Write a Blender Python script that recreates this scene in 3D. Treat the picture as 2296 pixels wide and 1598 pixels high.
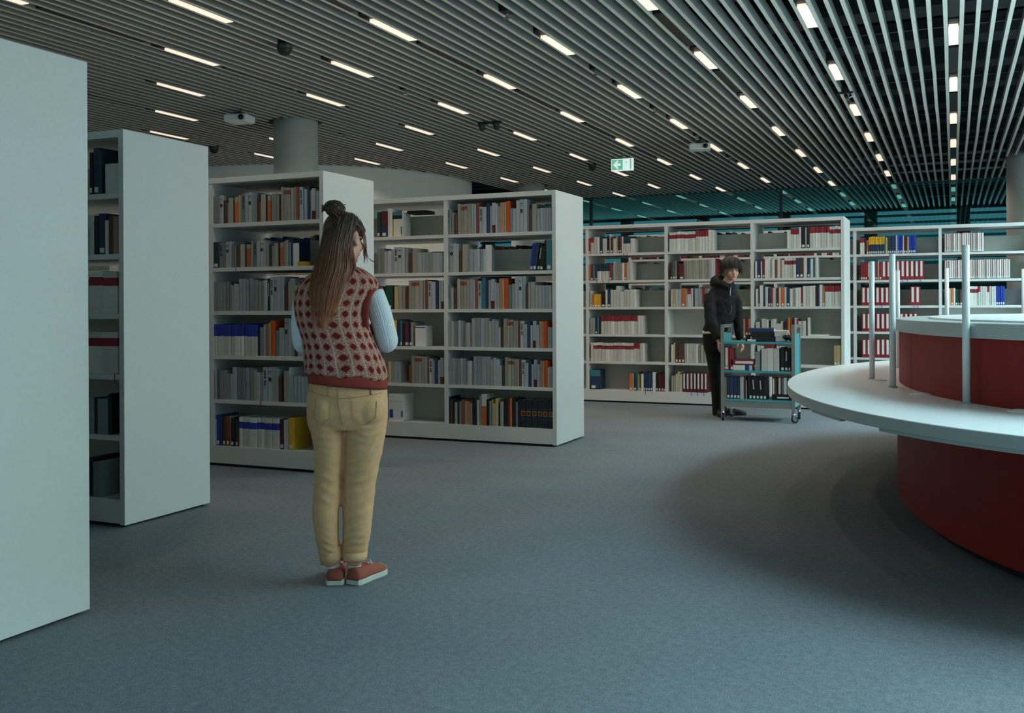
import bpy, bmesh, math, random
from mathutils import Vector, Matrix
from mathutils.bvhtree import BVHTree
random.seed(7)
PI = math.pi
SC = bpy.context.scene
COL = SC.collection
for _o in list(bpy.data.objects):
    bpy.data.objects.remove(_o)

# ------------------------------------------------------------ camera, world, exposure
FPX, CX, HY, EYE = 2240.0, 1148.0, 681.85, 1.25      # focal length in pixels of the 2296 x 1598 frame
AZ = math.atan(989.0 / FPX)                            # camera looks this far left of +Y
ROLL = 0.0049
cam_d = bpy.data.cameras.new('camera')
cam = bpy.data.objects.new('camera', cam_d)
COL.objects.link(cam)
cam_d.sensor_width = 36.0
cam_d.lens = 36.0 * FPX / 2296.0
cam_d.shift_y = -(799.0 - HY) / 2296.0
cam_d.clip_end = 200
cam.matrix_world = Matrix.Translation((0, 0, EYE)) @ Matrix.Rotation(AZ, 4, 'Z') @ Matrix.Rotation(PI / 2, 4, 'X') @ Matrix.Rotation(-ROLL, 4, 'Z')
SC.camera = cam
vs = SC.view_settings
vs.view_transform = 'Standard'
vs.look = 'None'
vs.exposure = 0.0
vs.gamma = 1.0
vs.use_curve_mapping = False

world = bpy.data.worlds.new('overcast_sky')
SC.world = world
world.use_nodes = True
_bg = world.node_tree.nodes['Background']
_bg.inputs[0].default_value = (0.17, 0.34, 0.38, 1)
_bg.inputs[1].default_value = 1.0

def daylight(name, loc, rot, sx, sy, power, col):
    d = bpy.data.lights.new(name, 'AREA')
    d.shape = 'RECTANGLE'
    d.size, d.size_y = sx, sy
    d.energy = power
    d.color = col
    o = bpy.data.objects.new(name, d)
    o.location = loc
    o.rotation_euler = rot
    COL.objects.link(o)
    return o
# daylight: the roof light of the atrium on the right (outside the frame), the glazed side wall, the windows behind the camera
daylight('roof_daylight', (5.6, 8.4, 8.6), (0, 0, 0), 7.0, 10.0, 4000.0, (0.58, 0.92, 1.0))
daylight('side_window_daylight', (9.2, 9.0, 3.0), (0, math.radians(90), 0), 5.0, 10.0, 380.0, (0.95, 1.0, 0.96))
daylight('rear_window_daylight', (-8.5, -5.6, 2.0), (math.radians(90), 0, 0), 12.0, 3.2, 90.0, (0.55, 0.90, 1.0))
daylight('facade_daylight', (-3.0, 28.55, 3.0), (math.radians(-90), 0, 0), 24.0, 1.3, 115.0, (0.55, 0.95, 1.0))
LAMP_W = 18.0        # each ceiling lamp, watts
LAMP_COL = (1.0, 0.84, 0.67)

# ------------------------------------------------------------ helpers
def at(px, Y):
    """world X on the plane y = Y under photograph column px"""
    r = (px - CX) / FPX
    D = Y / (math.cos(AZ) + r * math.sin(AZ))
    return D * (r * math.cos(AZ) - math.sin(AZ))
def depth(X, Y):
    return Y * math.cos(AZ) - X * math.sin(AZ)
def lin(c):
    return tuple((v / 255 / 12.92) if v <= 10.3 else ((v / 255 + 0.055) / 1.055) ** 2.4 for v in c)

def tag(o, label=None, cat=None, group=None, kind=None):
    if label: o['label'] = label
    if cat: o['category'] = cat
    if group: o['group'] = group
    if kind: o['kind'] = kind
    return o
def empty(name, loc=(0, 0, 0), rz=0.0):
    o = bpy.data.objects.new(name, None)
    o.empty_display_size = 0.1
    o.location = loc
    o.rotation_euler = (0, 0, rz)
    COL.objects.link(o)
    return o
def link_mesh(name, me, parent=None, loc=None, rot=None):
    o = bpy.data.objects.new(name, me)
    COL.objects.link(o)
    if parent: o.parent = parent
    if loc: o.location = loc
    if rot: o.rotation_euler = rot
    return o
def copy_tree(o, parent=None):
    c = o.copy()
    COL.objects.link(c)
    if parent: c.parent = parent
    for ch in list(o.children):
        copy_tree(ch, c)
    return c

class MB:
    def __init__(s):
        s.v = []; s.f = []; s.m = []; s.uv = {}
    def add(s, vs_, fs, mi=0):
        n = len(s.v)
        s.v += [tuple(p) for p in vs_]
        for f in fs:
            s.f.append(tuple(n + i for i in f)); s.m.append(mi)
        return s
    def box(s, x0, x1, y0, y1, z0, z1, mi=0, M=None):
        p = [(x0, y0, z0), (x1, y0, z0), (x1, y1, z0), (x0, y1, z0), (x0, y0, z1), (x1, y0, z1), (x1, y1, z1), (x0, y1, z1)]
        if M is not None: p = [M @ Vector(q) for q in p]
        return s.add(p, [(0, 3, 2, 1), (4, 5, 6, 7), (0, 1, 5, 4), (1, 2, 6, 5), (2, 3, 7, 6), (3, 0, 4, 7)], mi)
    def loft(s, rings, mi=0, caps=True, closed=True):
        n = len(rings[0]); b = len(s.v)
        for r in rings: s.v += [tuple(p) for p in r]
        for k in range(len(rings) - 1):
            for i in range(n if closed else n - 1):
                j = (i + 1) % n
                s.f.append((b + k * n + i, b + k * n + j, b + (k + 1) * n + j, b + (k + 1) * n + i)); s.m.append(mi)
        if caps and closed:
            s.f.append(tuple(b + i for i in reversed(range(n)))); s.m.append(mi)
            s.f.append(tuple(b + (len(rings) - 1) * n + i for i in range(n))); s.m.append(mi)
        return s
    def tube(s, pts, rad, n=10, mi=0, flat=1.0, caps=True):
        pts = [Vector(p) for p in pts]
        if not hasattr(rad, '__len__'): rad = [rad] * len(pts)
        up = None; rings = []
        for i, p in enumerate(pts):
            d = (pts[min(i + 1, len(pts) - 1)] - pts[max(i - 1, 0)]).normalized()
            if up is None:
                up = Vector((0, 0, 1)) if abs(d.z) < 0.9 else Vector((1, 0, 0))
            a = d.cross(up).normalized()
            b_ = a.cross(d).normalized()
            up = b_
            r = rad[i]
            rings.append([p + a * (r * math.cos(2 * PI * k / n)) + b_ * (r * flat * math.sin(2 * PI * k / n)) for k in range(n)])
        return s.loft(rings, mi, caps)
    def cyl(s, c, r, z0, z1, n=20, mi=0, r1=None):
        r1 = r if r1 is None else r1
        return s.loft([[(c[0] + q * math.cos(2 * PI * k / n), c[1] + q * math.sin(2 * PI * k / n), z) for k in range(n)] for q, z in ((r, z0), (r1, z1))], mi)
    def ell(s, c, r, mi=0, nu=16, nv=10, M=None):
        rings = []
        for i in range(1, nv):
            t = PI * i / nv
            rg = [Vector((r[0] * math.sin(t) * math.cos(2 * PI * k / nu), r[1] * math.sin(t) * math.sin(2 * PI * k / nu), -r[2] * math.cos(t))) for k in range(nu)]
            rings.append([(M @ q if M is not None else q) + Vector(c) for q in rg])
        return s.loft(rings, mi)
    def prism(s, poly, z0, z1, mi=0, M=None):
        rg = [[Vector((x, y, z)) for x, y in poly] for z in (z0, z1)]
        if M is not None: rg = [[M @ q for q in r] for r in rg]
        return s.loft(rg, mi)
    def mesh(s, name, mats, smooth=False):
        me = bpy.data.meshes.new(name)
        me.from_pydata(s.v, [], s.f)
        if not hasattr(mats, '__len__'): mats = [mats]
        for m in mats: me.materials.append(m)
        for i, p in enumerate(me.polygons):
            p.material_index = s.m[i]
            p.use_smooth = smooth
        me.update()
        return me
    def build(s, name, mats, parent=None, smooth=False, loc=None, rot=None, bevel=0.0):
        o = link_mesh(name, s.mesh(name, mats, smooth), parent, loc, rot)
        if bevel:
            md = o.modifiers.new('bevel', 'BEVEL'); md.width = bevel; md.segments = 2; md.limit_method = 'ANGLE'
        return o

def fuse(mb, name, mats, parent, voxel, smooth_it=6):
    """union of overlapping shells into one continuous skin"""
    tmp = mb.build(name + '_tmp', mats)
    md = tmp.modifiers.new('r', 'REMESH'); md.mode = 'VOXEL'; md.voxel_size = voxel
    sm = tmp.modifiers.new('s', 'SMOOTH'); sm.iterations = smooth_it; sm.factor = 0.5
    dg = bpy.context.evaluated_depsgraph_get()
    me = bpy.data.meshes.new_from_object(tmp.evaluated_get(dg))
    bpy.data.objects.remove(tmp)
    me.name = name
    for p in me.polygons: p.use_smooth = True
    return link_mesh(name, me, parent)

# ------------------------------------------------------------ materials
def new_mat(name):
    m = bpy.data.materials.new(name); m.use_nodes = True
    return m, m.node_tree, m.node_tree.nodes['Principled BSDF']
def N(nt, t, **kw):
    n = nt.nodes.new(t)
    for k, v in kw.items():
        if k == 'op': n.operation = v
        else: n.inputs[k].default_value = v
    return n
def mat(name, c, rough=0.6, var=0.06, scale=40.0, bump=0.0, bscale=300.0, metal=0.0, spec=0.5, srgb=True, stretch=None):
    m, nt, b = new_mat(name)
    base = lin(c) if srgb else c
    co = nt.nodes.new('ShaderNodeTexCoord')
    src = co.outputs['Object']
    if stretch:
        mp = nt.nodes.new('ShaderNodeMapping'); mp.inputs['Scale'].default_value = stretch
        nt.links.new(src, mp.inputs[0]); src = mp.outputs[0]
    nz = N(nt, 'ShaderNodeTexNoise', Scale=scale, Detail=3.0)
    nt.links.new(src, nz.inputs['Vector'])
    rp = nt.nodes.new('ShaderNodeValToRGB')
    rp.color_ramp.elements[0].position = 0.3; rp.color_ramp.elements[1].position = 0.7
    rp.color_ramp.elements[0].color = tuple(max(0, v * (1 - var)) for v in base) + (1,)
    rp.color_ramp.elements[1].color = tuple(min(1, v * (1 + var)) for v in base) + (1,)
    nt.links.new(nz.outputs[0], rp.inputs[0])
    nt.links.new(rp.outputs[0], b.inputs['Base Color'])
    b.inputs['Roughness'].default_value = rough
    b.inputs['Metallic'].default_value = metal
    b.inputs['Specular IOR Level'].default_value = spec
    if bump:
        n2 = N(nt, 'ShaderNodeTexNoise', Scale=bscale, Detail=4.0)
        nt.links.new(src, n2.inputs['Vector'])
        bp = N(nt, 'ShaderNodeBump', Strength=bump, Distance=0.01)
        nt.links.new(n2.outputs[0], bp.inputs['Height'])
        nt.links.new(bp.outputs[0], b.inputs['Normal'])
    return m
def emit(name, c, st):
    m, nt, b = new_mat(name)
    b.inputs['Base Color'].default_value = (0.8, 0.8, 0.8, 1)
    b.inputs['Emission Color'].default_value = tuple(c) + (1,)
    b.inputs['Emission Strength'].default_value = st
    return m

M = {}
M['laminate'] = mat('white_laminate', (212, 214, 212), 0.55, 0.02, 60, 0.02, 500)
M['laminate_grey'] = mat('grey_back_panel', (206, 206, 196), 0.6, 0.02, 60)
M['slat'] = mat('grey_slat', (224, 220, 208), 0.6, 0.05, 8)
M['slat_side_shade'] = mat('grey_slat_side_shade', (132, 131, 125), 0.7, 0.05, 8)  # slat sides coloured darker than the undersides, shade between slats painted in
M['void'] = mat('dark_soffit', (38, 42, 44), 0.9, 0.1, 2)
M['duct'] = mat('dark_duct', (58, 64, 68), 0.6, 0.1, 3)
M['black'] = mat('black_plastic', (16, 17, 19), 0.5, 0.05)
M['darkmetal'] = mat('dark_metal', (40, 43, 46), 0.4, 0.05)
M['concrete'] = mat('column_plaster', (186, 188, 182), 0.8, 0.05, 3, 0.03, 60)
M['plaster'] = mat('white_plaster', (226, 228, 222), 0.8, 0.03, 2)
M['counter'] = mat('counter_white', (236, 238, 240), 0.3, 0.01, 30)
M['counter_edge'] = mat('counter_edge_grey', (178, 186, 184), 0.4, 0.02, 30)
M['redpanel'] = mat('red_felt', (138, 31, 24), 0.55, 0.08, 60, 0.05, 300, spec=0.3)
M['whitetube'] = mat('white_tube', (220, 226, 228), 0.3, 0.01)
M['teal'] = mat('teal_metal', (74, 156, 164), 0.4, 0.03)
M['steel'] = mat('grey_steel', (150, 152, 148), 0.35, 0.03, metal=0.5)
M['chrome'] = mat('chrome', (200, 202, 204), 0.2, 0.01, metal=1.0)
M['rubber'] = mat('dark_rubber', (36, 40, 42), 0.7, 0.05)
M['pages'] = mat('paper_pages', (205, 203, 194), 0.9, 0.06, 20, stretch=(30, 1, 1))
M['paper'] = mat('white_paper', (222, 222, 218), 0.8, 0.02)
M['lamp'] = emit('lamp_diffuser', (1.0, 0.83, 0.63), 0.92)
M['green'] = emit('sign_green', (0.02, 0.42, 0.20), 0.75)
M['signwhite'] = emit('sign_white', (0.75, 0.9, 0.88), 0.75)
M['mullion'] = mat('mullion_dark', (40, 58, 64), 0.5, 0.05)
M['louvre'] = mat('louvre_blade', (90, 128, 136), 0.5, 0.05)

def carpet():
    m, nt, b = new_mat('carpet')
    co = nt.nodes.new('ShaderNodeTexCoord')
    a = N(nt, 'ShaderNodeTexNoise', Scale=170.0, Detail=2.0, Roughness=0.7)
    c = N(nt, 'ShaderNodeTexNoise', Scale=0.9, Detail=3.0)
    d = N(nt, 'ShaderNodeTexNoise', Scale=35.0, Detail=3.0)
    for n in (a, c, d): nt.links.new(co.outputs['Object'], n.inputs['Vector'])
    mx = N(nt, 'ShaderNodeMath', op='ADD'); mx2 = N(nt, 'ShaderNodeMath', op='ADD')
    k = N(nt, 'ShaderNodeMath', op='MULTIPLY'); k.inputs[1].default_value = 0.22
    k2 = N(nt, 'ShaderNodeMath', op='MULTIPLY'); k2.inputs[1].default_value = 0.35
    nt.links.new(c.outputs[0], k.inputs[0]); nt.links.new(d.outputs[0], k2.inputs[0])
    nt.links.new(a.outputs[0], mx.inputs[0]); nt.links.new(k.outputs[0], mx.inputs[1])
    nt.links.new(mx.outputs[0], mx2.inputs[0]); nt.links.new(k2.outputs[0], mx2.inputs[1])
    rp = nt.nodes.new('ShaderNodeValToRGB')
    rp.color_ramp.elements[0].position = 0.5; rp.color_ramp.elements[1].position = 1.05
    rp.color_ramp.elements[0].color = lin((72, 79, 86)) + (1,)
    rp.color_ramp.elements[1].color = lin((136, 144, 151)) + (1,)
    nt.links.new(mx2.outputs[0], rp.inputs[0]); nt.links.new(rp.outputs[0], b.inputs['Base Color'])
    b.inputs['Roughness'].default_value = 0.95
    b.inputs['Specular IOR Level'].default_value = 0.15
    bp = N(nt, 'ShaderNodeBump', Strength=0.5, Distance=0.004)
    nt.links.new(a.outputs[0], bp.inputs['Height']); nt.links.new(bp.outputs[0], b.inputs['Normal'])
    return m
M['carpet'] = carpet()
def teal_glass():
    m = bpy.data.materials.new('teal_glass'); m.use_nodes = True
    nt = m.node_tree; nt.nodes.clear()
    out = nt.nodes.new('ShaderNodeOutputMaterial')
    tr = nt.nodes.new('ShaderNodeBsdfTransparent'); tr.inputs[0].default_value = (0.36, 0.62, 0.64, 1)
    gl = nt.nodes.new('ShaderNodeBsdfGlossy'); gl.inputs[0].default_value = (0.7, 0.9, 0.9, 1); gl.inputs['Roughness'].default_value = 0.02
    fr = N(nt, 'ShaderNodeFresnel', IOR=1.5)
    mx = nt.nodes.new('ShaderNodeMixShader')
    nt.links.new(fr.outputs[0], mx.inputs[0]); nt.links.new(tr.outputs[0], mx.inputs[1]); nt.links.new(gl.outputs[0], mx.inputs[2])
    nt.links.new(mx.outputs[0], out.inputs[0])
    return m
M['glass'] = teal_glass()

# ------------------------------------------------------------ room shell
CEIL = 3.77
GY = 22.6            # glazed partition at the far end
FY = 28.8            # facade behind it
x0r, x1r, y0r = -16.0, 9.3, -6.0
fl = MB().box(x0r - 1, x1r + 1, y0r - 1, FY + 1.5, -0.15, 0.0).build('floor', M['carpet'])
tag(fl, 'blue grey carpet floor of the library hall', 'floor', kind='structure')
AX, RZ = 1.9, 9.0          # edge of the suspended ceiling; roof height of the atrium beyond it
wl = MB().box(x0r - 0.2, x0r, y0r, FY, 0, 4.7).build('wall_left', M['plaster'])
tag(wl, 'plain wall far behind the bookcases on the left', 'wall', kind='structure')
wb = MB().box(x0r, x1r, y0r - 0.2, y0r, 0, 0.5).box(x0r, AX, y0r - 0.2, y0r, 3.6, 4.7).box(AX, x1r, y0r - 0.2, y0r, 3.6, RZ)
tag(wb.build('wall_back', M['plaster']), 'wall behind the camera with a band of windows', 'wall', kind='structure')
wr = MB().box(x1r, x1r + 0.2, y0r, FY, 5.6, RZ).box(x1r, x1r + 0.2, y0r, FY, 0, 0.4)
for k in range(13):
    wr.box(x1r, x1r + 0.12, y0r + k * 2.8, y0r + k * 2.8 + 0.08, 0.4, 5.6)
tag(wr.build('wall_right', M['plaster']), 'tall glazed side wall of the atrium, outside the frame', 'wall', kind='structure')
rf = MB().box(AX, x1r, y0r, 3.0, RZ, RZ + 0.2).box(AX, x1r, 14.0, 14.2, 4.7, RZ + 0.2).box(AX - 0.2, AX, y0r, 14.0, 4.7, RZ + 0.2)
for k in range(7): rf.box(AX, x1r, y0r + 0.4 + k * 2.8, y0r + 0.5 + k * 2.8, RZ, RZ + 0.2)
tag(rf.build('trim_2', M['plaster']), 'roof light frame over the atrium, outside the frame', 'roof light', kind='structure')

# curved white core wall
CC, CR = (-12.5, 17.8), 3.4
cw = MB(); n = 72
cw.loft([[(CC[0] + CR * math.cos(2 * PI * k / n), CC[1] + CR * math.sin(2 * PI * k / n), z) for k in range(n)] for z in (0, CEIL + 0.1)])
tag(cw.build('wall_core', M['plaster'], smooth=False), 'curved white drum wall behind the bookcases under the ceiling', 'wall', kind='structure')

# columns
COLS = [(-8.28, 11.40, 0.3), (-8.20, 19.6, 0.29), (1.16, 19.5, 0.3)]
clab = ['round grey column rising behind the bookcase the woman faces', 'round column far behind the two-bay bookcase', 'round dark column far behind the white round counter']
for (x, y, r), lb in zip(COLS, clab):
    c = MB().cyl((x, y), r, 0, 4.5, 40).build('column', M['concrete'], smooth=False)
    for p in c.data.polygons: p.use_smooth = len(p.vertices) == 4
    tag(c, lb, 'column', kind='structure')

# ceiling: slab, ducts, rails, slats
ceil = MB().box(x0r, AX, y0r, FY, 4.5, 4.7).box(AX, x1r, 14.0, FY, 4.5, 4.7).build('ceiling', M['void'])
tag(ceil, 'dark soffit with suspended grey slats running away from the camera', 'ceiling', kind='structure')
for k in range(24):
    y = -4 + k * 1.35
    MB().box(x0r, AX if y < 14.0 else x1r, y, y + 0.42, 4.22, 4.44).build('duct', M['duct'], ceil)
for k in range(15):
    y = -3.2 + k * 2.36 - 0.6
    MB().box(x0r, AX if y < 14.0 else x1r, y, y + 0.04, CEIL + 0.10, CEIL + 0.14).build('hanger_rail', M['darkmetal'], ceil)
SP, RX0, RP = 0.1309, 0.015, 1.178      # slat pitch, first lamp row, lamp row pitch
SW, SH = 0.036, 0.095
def slat_spans(x):
    a, b = -4.0, GY - 0.02
    if abs(x - CC[0]) < CR + 0.03: b = CC[1] - math.sqrt((CR + 0.03) ** 2 - (x - CC[0]) ** 2) - 0.02
    sp = [(a, b)]
    for (cx_, cy_, r) in COLS:
        r2 = r + 0.06
        if abs(x - cx_) < r2:
            h = math.sqrt(r2 * r2 - (x - cx_) ** 2)
            q = []
            for (s, e) in sp:
                if e <= cy_ - h or s >= cy_ + h: q.append((s, e)); continue
                if s < cy_ - h < e: q.append((s, cy_ - h))
                if s < cy_ + h < e: q.append((cy_ + h, e))
            sp = q
    return sp
far_slats = MB(); rest = MB(); ns = 0
i0, i1 = -122, 14
MB().box(AX - 0.02, AX, y0r, 14.0, CEIL, 4.5).box(AX, x1r, 13.98, 14.0, CEIL, 4.5).build('edge_fascia', M['slat'], ceil)
for i in range(i0, i1):
    x = RX0 + (i + 0.5) * SP
    wob = 0.006 * math.sin(i * 2.3)
    for (s, e) in slat_spans(x):
        if -104 <= i <= 26:
            L = e - s
            cut = s + 7.9 + (i % 9) * 0.42 if L > 14 else None
            for (p, q) in ([(s, cut), (cut + 0.006, e)] if cut else [(s, e)]):
                sl = MB()
                m_ = 9
                rg = []
                for k in range(m_ + 1):
                    y = p + (q - p) * k / m_
                    dx = 0.004 * math.sin(y * 1.9 + i) ; dz = 0.003 * math.sin(y * 2.66 + i * 1.7)
                    rg.append([(x + dx - SW / 2, y, CEIL + dz), (x + dx + SW / 2, y, CEIL + dz), (x + dx + SW / 2, y, CEIL + SH + dz), (x + dx - SW / 2, y, CEIL + SH + dz)])
                sl.loft(rg); sl.m = [0 if (j < m_ * 4 and j % 4 == 0) else 1 for j in range(len(sl.f))]; sl.build('slat', [M['slat'], M['slat_side_shade']], ceil)
        else:
            rest.box(x - SW / 2, x + SW / 2, s, e, CEIL, CEIL + SH)
    far_slats.box(x - SW / 2, x + SW / 2, GY + 0.1, FY - 0.1, CEIL, CEIL + SH)
for i in range(14, 70):
    x = RX0 + (i + 0.5) * SP
    rest.box(x - SW / 2, x + SW / 2, 14.0, GY - 0.02, CEIL, CEIL + SH); far_slats.box(x - SW / 2, x + SW / 2, GY + 0.1, FY - 0.1, CEIL, CEIL + SH)
tag(rest.build('slat_field', M['slat'], ceil), kind='stuff')
tag(far_slats.build('slat_field', M['slat'], ceil), kind='stuff')

# far glazed partition
gw = MB().box(x0r, x1r, GY, GY + 0.02, 0.0, CEIL - 0.02).build('window_1', M['glass'])
tag(gw, 'teal glass partition across the far end of the hall', 'window', kind='structure')
fr = MB()
fr.box(x0r, x1r, GY - 0.03, GY + 0.05, CEIL - 0.02, CEIL + 0.16)
for px in (1752,):
    x = at(px, GY); fr.box(x - 0.03, x + 0.03, GY - 0.03, GY + 0.05, 0, CEIL - 0.02)
for x in (-12.4, -7.9, 1.1, 5.6):
    fr.box(x - 0.03, x + 0.03, GY - 0.03, GY + 0.05, 0, CEIL - 0.02)
fr.build('window_frame', M['mullion'], gw)
# facade with louvres behind the glass
wf = MB().box(AX, x1r, FY, FY + 0.2, 4.7, RZ).box(x0r, x1r, FY, FY + 0.2, 0, 2.35).box(x0r, x1r, FY, FY + 0.2, 3.72, 4.7)
x = x0r
while x < x1r:
    wf.box(x, x + 0.32, FY - 0.1, FY + 0.2, 2.35, 3.72); x += 2.3
tag(wf.build('wall_far', M['mullion']), 'far facade seen through the teal glass partition', 'wall', kind='structure')
lv = MB()
for k in range(7):
    z = 2.45 + k * 0.19
    M4 = Matrix.Translation((0, FY + 0.1, z)) @ Matrix.Rotation(0.5, 4, 'X')
    lv.box(x0r, x1r, -0.06, 0.06, -0.008, 0.008, 0, M4)
tag(lv.build('trim_1', M['louvre']), 'horizontal louvre blades across the far facade openings', 'louvre', kind='structure')
# ------------------------------------------------------------ ceiling lamps, slots and small devices
ORD = ['first', 'second', 'third', 'fourth', 'fifth', 'sixth', 'seventh', 'eighth', 'ninth', 'tenth', 'eleventh', 'twelfth', 'thirteenth', 'fourteenth', 'fifteenth',
       'sixteenth', 'seventeenth', 'eighteenth', 'nineteenth', 'twentieth', 'twenty-first', 'twenty-second', 'twenty-third', 'twenty-fourth', 'twenty-fifth', 'twenty-sixth',
       'twenty-seventh', 'twenty-eighth', 'twenty-ninth', 'thirtieth']
def inframe(X, Y, Z, mx=60):
    D = depth(X, Y)
    if D < 0.5: return False
    px = CX + FPX * (X * math.cos(AZ) + Y * math.sin(AZ)) / D
    py = HY - FPX * (Z - EYE) / D
    return -mx < px < 2296 + mx and -mx < py < 1598 + mx
def in_core(x, y, pad=0.4): return (x - CC[0]) ** 2 + (y - CC[1]) ** 2 < (CR + pad) ** 2
def behind_core(x, y): return x < CC[0] + CR + 0.5 and y > CC[1] - 2.2
lamp_proto = None
HW = 0.047
def make_lamp():
    t = empty('ceiling_lamp')
    hb = MB().box(-HW, HW, -0.53, 0.37, 0.022, 0.11).box(-HW, -HW + 0.006, -0.53, 0.37, 0.0, 0.022).box(HW - 0.006, HW, -0.53, 0.37, 0.0, 0.022)
    hb.build('housing', M['black'], t)
    MB().box(-HW + 0.003, HW - 0.003, -0.355, 0.355, -0.005, 0.021).build('diffuser', M['lamp'], t)
    return t
lamp_data = bpy.data.lights.new('lamp_glow', 'SPOT')
lamp_data.energy = LAMP_W; lamp_data.color = LAMP_COL; lamp_data.spot_size = math.radians(138); lamp_data.spot_blend = 0.8
lamp_data.shadow_soft_size = 0.0
slot_proto = None
for k in range(0, 12):
    x = RX0 - RP * k
    y0_ = 7.98 if k % 2 == 0 else 9.12
    cnt = 0; cs = 0
    for j in range(-3, 9):
        y = y0_ + 2.36 * j
        if y > FY - 0.5 or abs(y - GY) < 0.45 or in_core(x, y, 0.45) or (y > CC[1] and x < CC[0] + CR): continue
        beyond = y > GY
        if any((x - c[0]) ** 2 + (y - c[1]) ** 2 < 0.5 for c in COLS): continue
        if inframe(x, y, CEIL) or (y > 5.3 and not beyond and 2 < k < 9):
            if lamp_proto is None: t = lamp_proto = make_lamp()
            else: t = copy_tree(lamp_proto)
            t.location = (x, y, CEIL)
            cnt += 1
            rown = 'the straight lamp row' if k == 0 else 'row %s left of the straight row' % ORD[k - 1]
            tag(t, 'lit strip lamp, %s from the camera in %s' % (ORD[cnt - 1], rown), 'ceiling lamp', 'strip lamps between the ceiling slats')
            ld = bpy.data.objects.new('lamp_light', lamp_data); COL.objects.link(ld)
            ld.parent = t; ld.location = (0, 0, -0.02)
        if k % 2 == 0 and not beyond and y + 1.1 < GY - 0.7 and inframe(x, y + 1.1, CEIL) and not in_core(x, y + 1.1, .8):
            o = MB().box(-HW, HW, -0.6, 0.6, 0.004, 0.09).build('air_slot', M['black']) if slot_proto is None else slot_proto.copy()
            if slot_proto is None: slot_proto = o
            else: COL.objects.link(o)
            o.location = (x, y + 1.1, CEIL); cs += 1
            rown = 'the straight lamp row' if k == 0 else 'row %s left of the straight row' % ORD[k - 1]
            tag(o, 'black air slot, %s from camera in %s' % (ORD[cs - 1], rown), 'air vent', 'black air slots between the ceiling lamps')
# small black sensors hanging in the odd rows
sen = None; ks = 0
for k, ys in ((1, (12.9, 17.7)), (3, (7.89, 10.23, 12.55, 14.9, 17.3)), (5, (10.24, 14.9)), (7, (12.51,)), (9, (12.64,))):
    for y in ys:
        x = RX0 - RP * k
        if sen is None:
            t = sen = empty('ceiling_sensor')
            MB().box(-0.045, 0.045, -0.06, 0.06, 0.0, 0.09).build('housing', M['black'], t)
            MB().cyl((0, 0), 0.012, -0.045, 0.0, 10).cyl((0, 0), 0.028, -0.052, -0.045, 12).build('sprinkler_head', M['chrome'], t)
        else: t = copy_tree(sen)
        t.location = (x, y, CEIL); ks += 1
        tag(t, 'small black ceiling sensor, %s lamp row left of the straight one, %s along' % (ORD[k - 1], ORD[sorted(ys).index(y)]), 'sensor', 'small sensors between the ceiling slats')
def dome(x, y, lb):
    t = tag(empty('dome_camera', (x, y, CEIL)), lb, 'camera', 'black dome cameras under the ceiling')
    MB().cyl((0, 0), 0.075, -0.05, 0.02, 24).build('collar', M['darkmetal'], t, True)
    MB().ell((0, 0, -0.05), (0.066, 0.066, 0.06), 0, 20, 12).build('dome', M['black'], t, True)
dome(-5.90, 7.95, 'black dome camera under the slats above the bookcase the woman faces')
dome(-5.97, 17.15, 'black dome camera below left of the green exit sign')
dome(-10.72, 12.6, 'black dome camera just past the top of the tall end panel at left')
def projector(x, y, rz, lb):
    t = tag(empty('ceiling_projector', (x, y, CEIL - 0.16), rz), lb, 'projector', 'projectors hanging from the ceiling')
    b = MB().box(-0.16, 0.16, -0.13, 0.13, 0.0, 0.1).build('body', M['whitetube'], t, bevel=0.02)
    MB().box(-0.06, 0.06, -0.05, 0.05, 0.1, 0.13).cyl((0, 0), 0.02, 0.13, 0.24, 12).build('mount', M['black'], t)
    MB().tube([(0.09, -0.125, 0.05), (0.09, -0.15, 0.05)], 0.035, 16).build('lens', M['black'], b, True)
    MB().box(-0.161, -0.14, -0.08, 0.08, 0.03, 0.07).build('vent_grille', M['darkmetal'], b)
projector(-8.43, 10.40, 0.2, 'white projector under the slats left of the round column')
projector(-3.57, 15.3, 0.2, 'white projector hanging right of the green exit sign')
# two clustered spots hanging left of the sign
t = tag(empty('spot_pair', (-5.84, 12.5, CEIL)), 'pair of dark swivel spotlights on a short bar under the slats', 'spotlight')
for s in (-1, 1):
    MB().tube([(s * 0.11, 0.0, -0.1), (s * 0.11, -0.06, -0.02)], 0.045, 14).build('spot_head', M['darkmetal'], t, True)
MB().box(-0.17, 0.17, -0.02, 0.02, -0.03, 0.0).cyl((0, 0), 0.015, 0.0, 0.1, 10).build('bar', M['black'], t)
# hanging bracket hardware near the second lamp row
t = tag(empty('ceiling_bracket', (-1.14, 12.55, CEIL)), 'small dark bracket hanging at a lamp in the row left of the straight one', 'bracket')
MB().box(-0.1, 0.06, -0.03, 0.03, -0.02, 0.06).build('plate', M['black'], t)
MB().tube([(0.0, 0, -0.02), (0.02, 0, -0.07), (0.07, 0, -0.05)], 0.01, 8).build('arm', M['chrome'], t)

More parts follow.
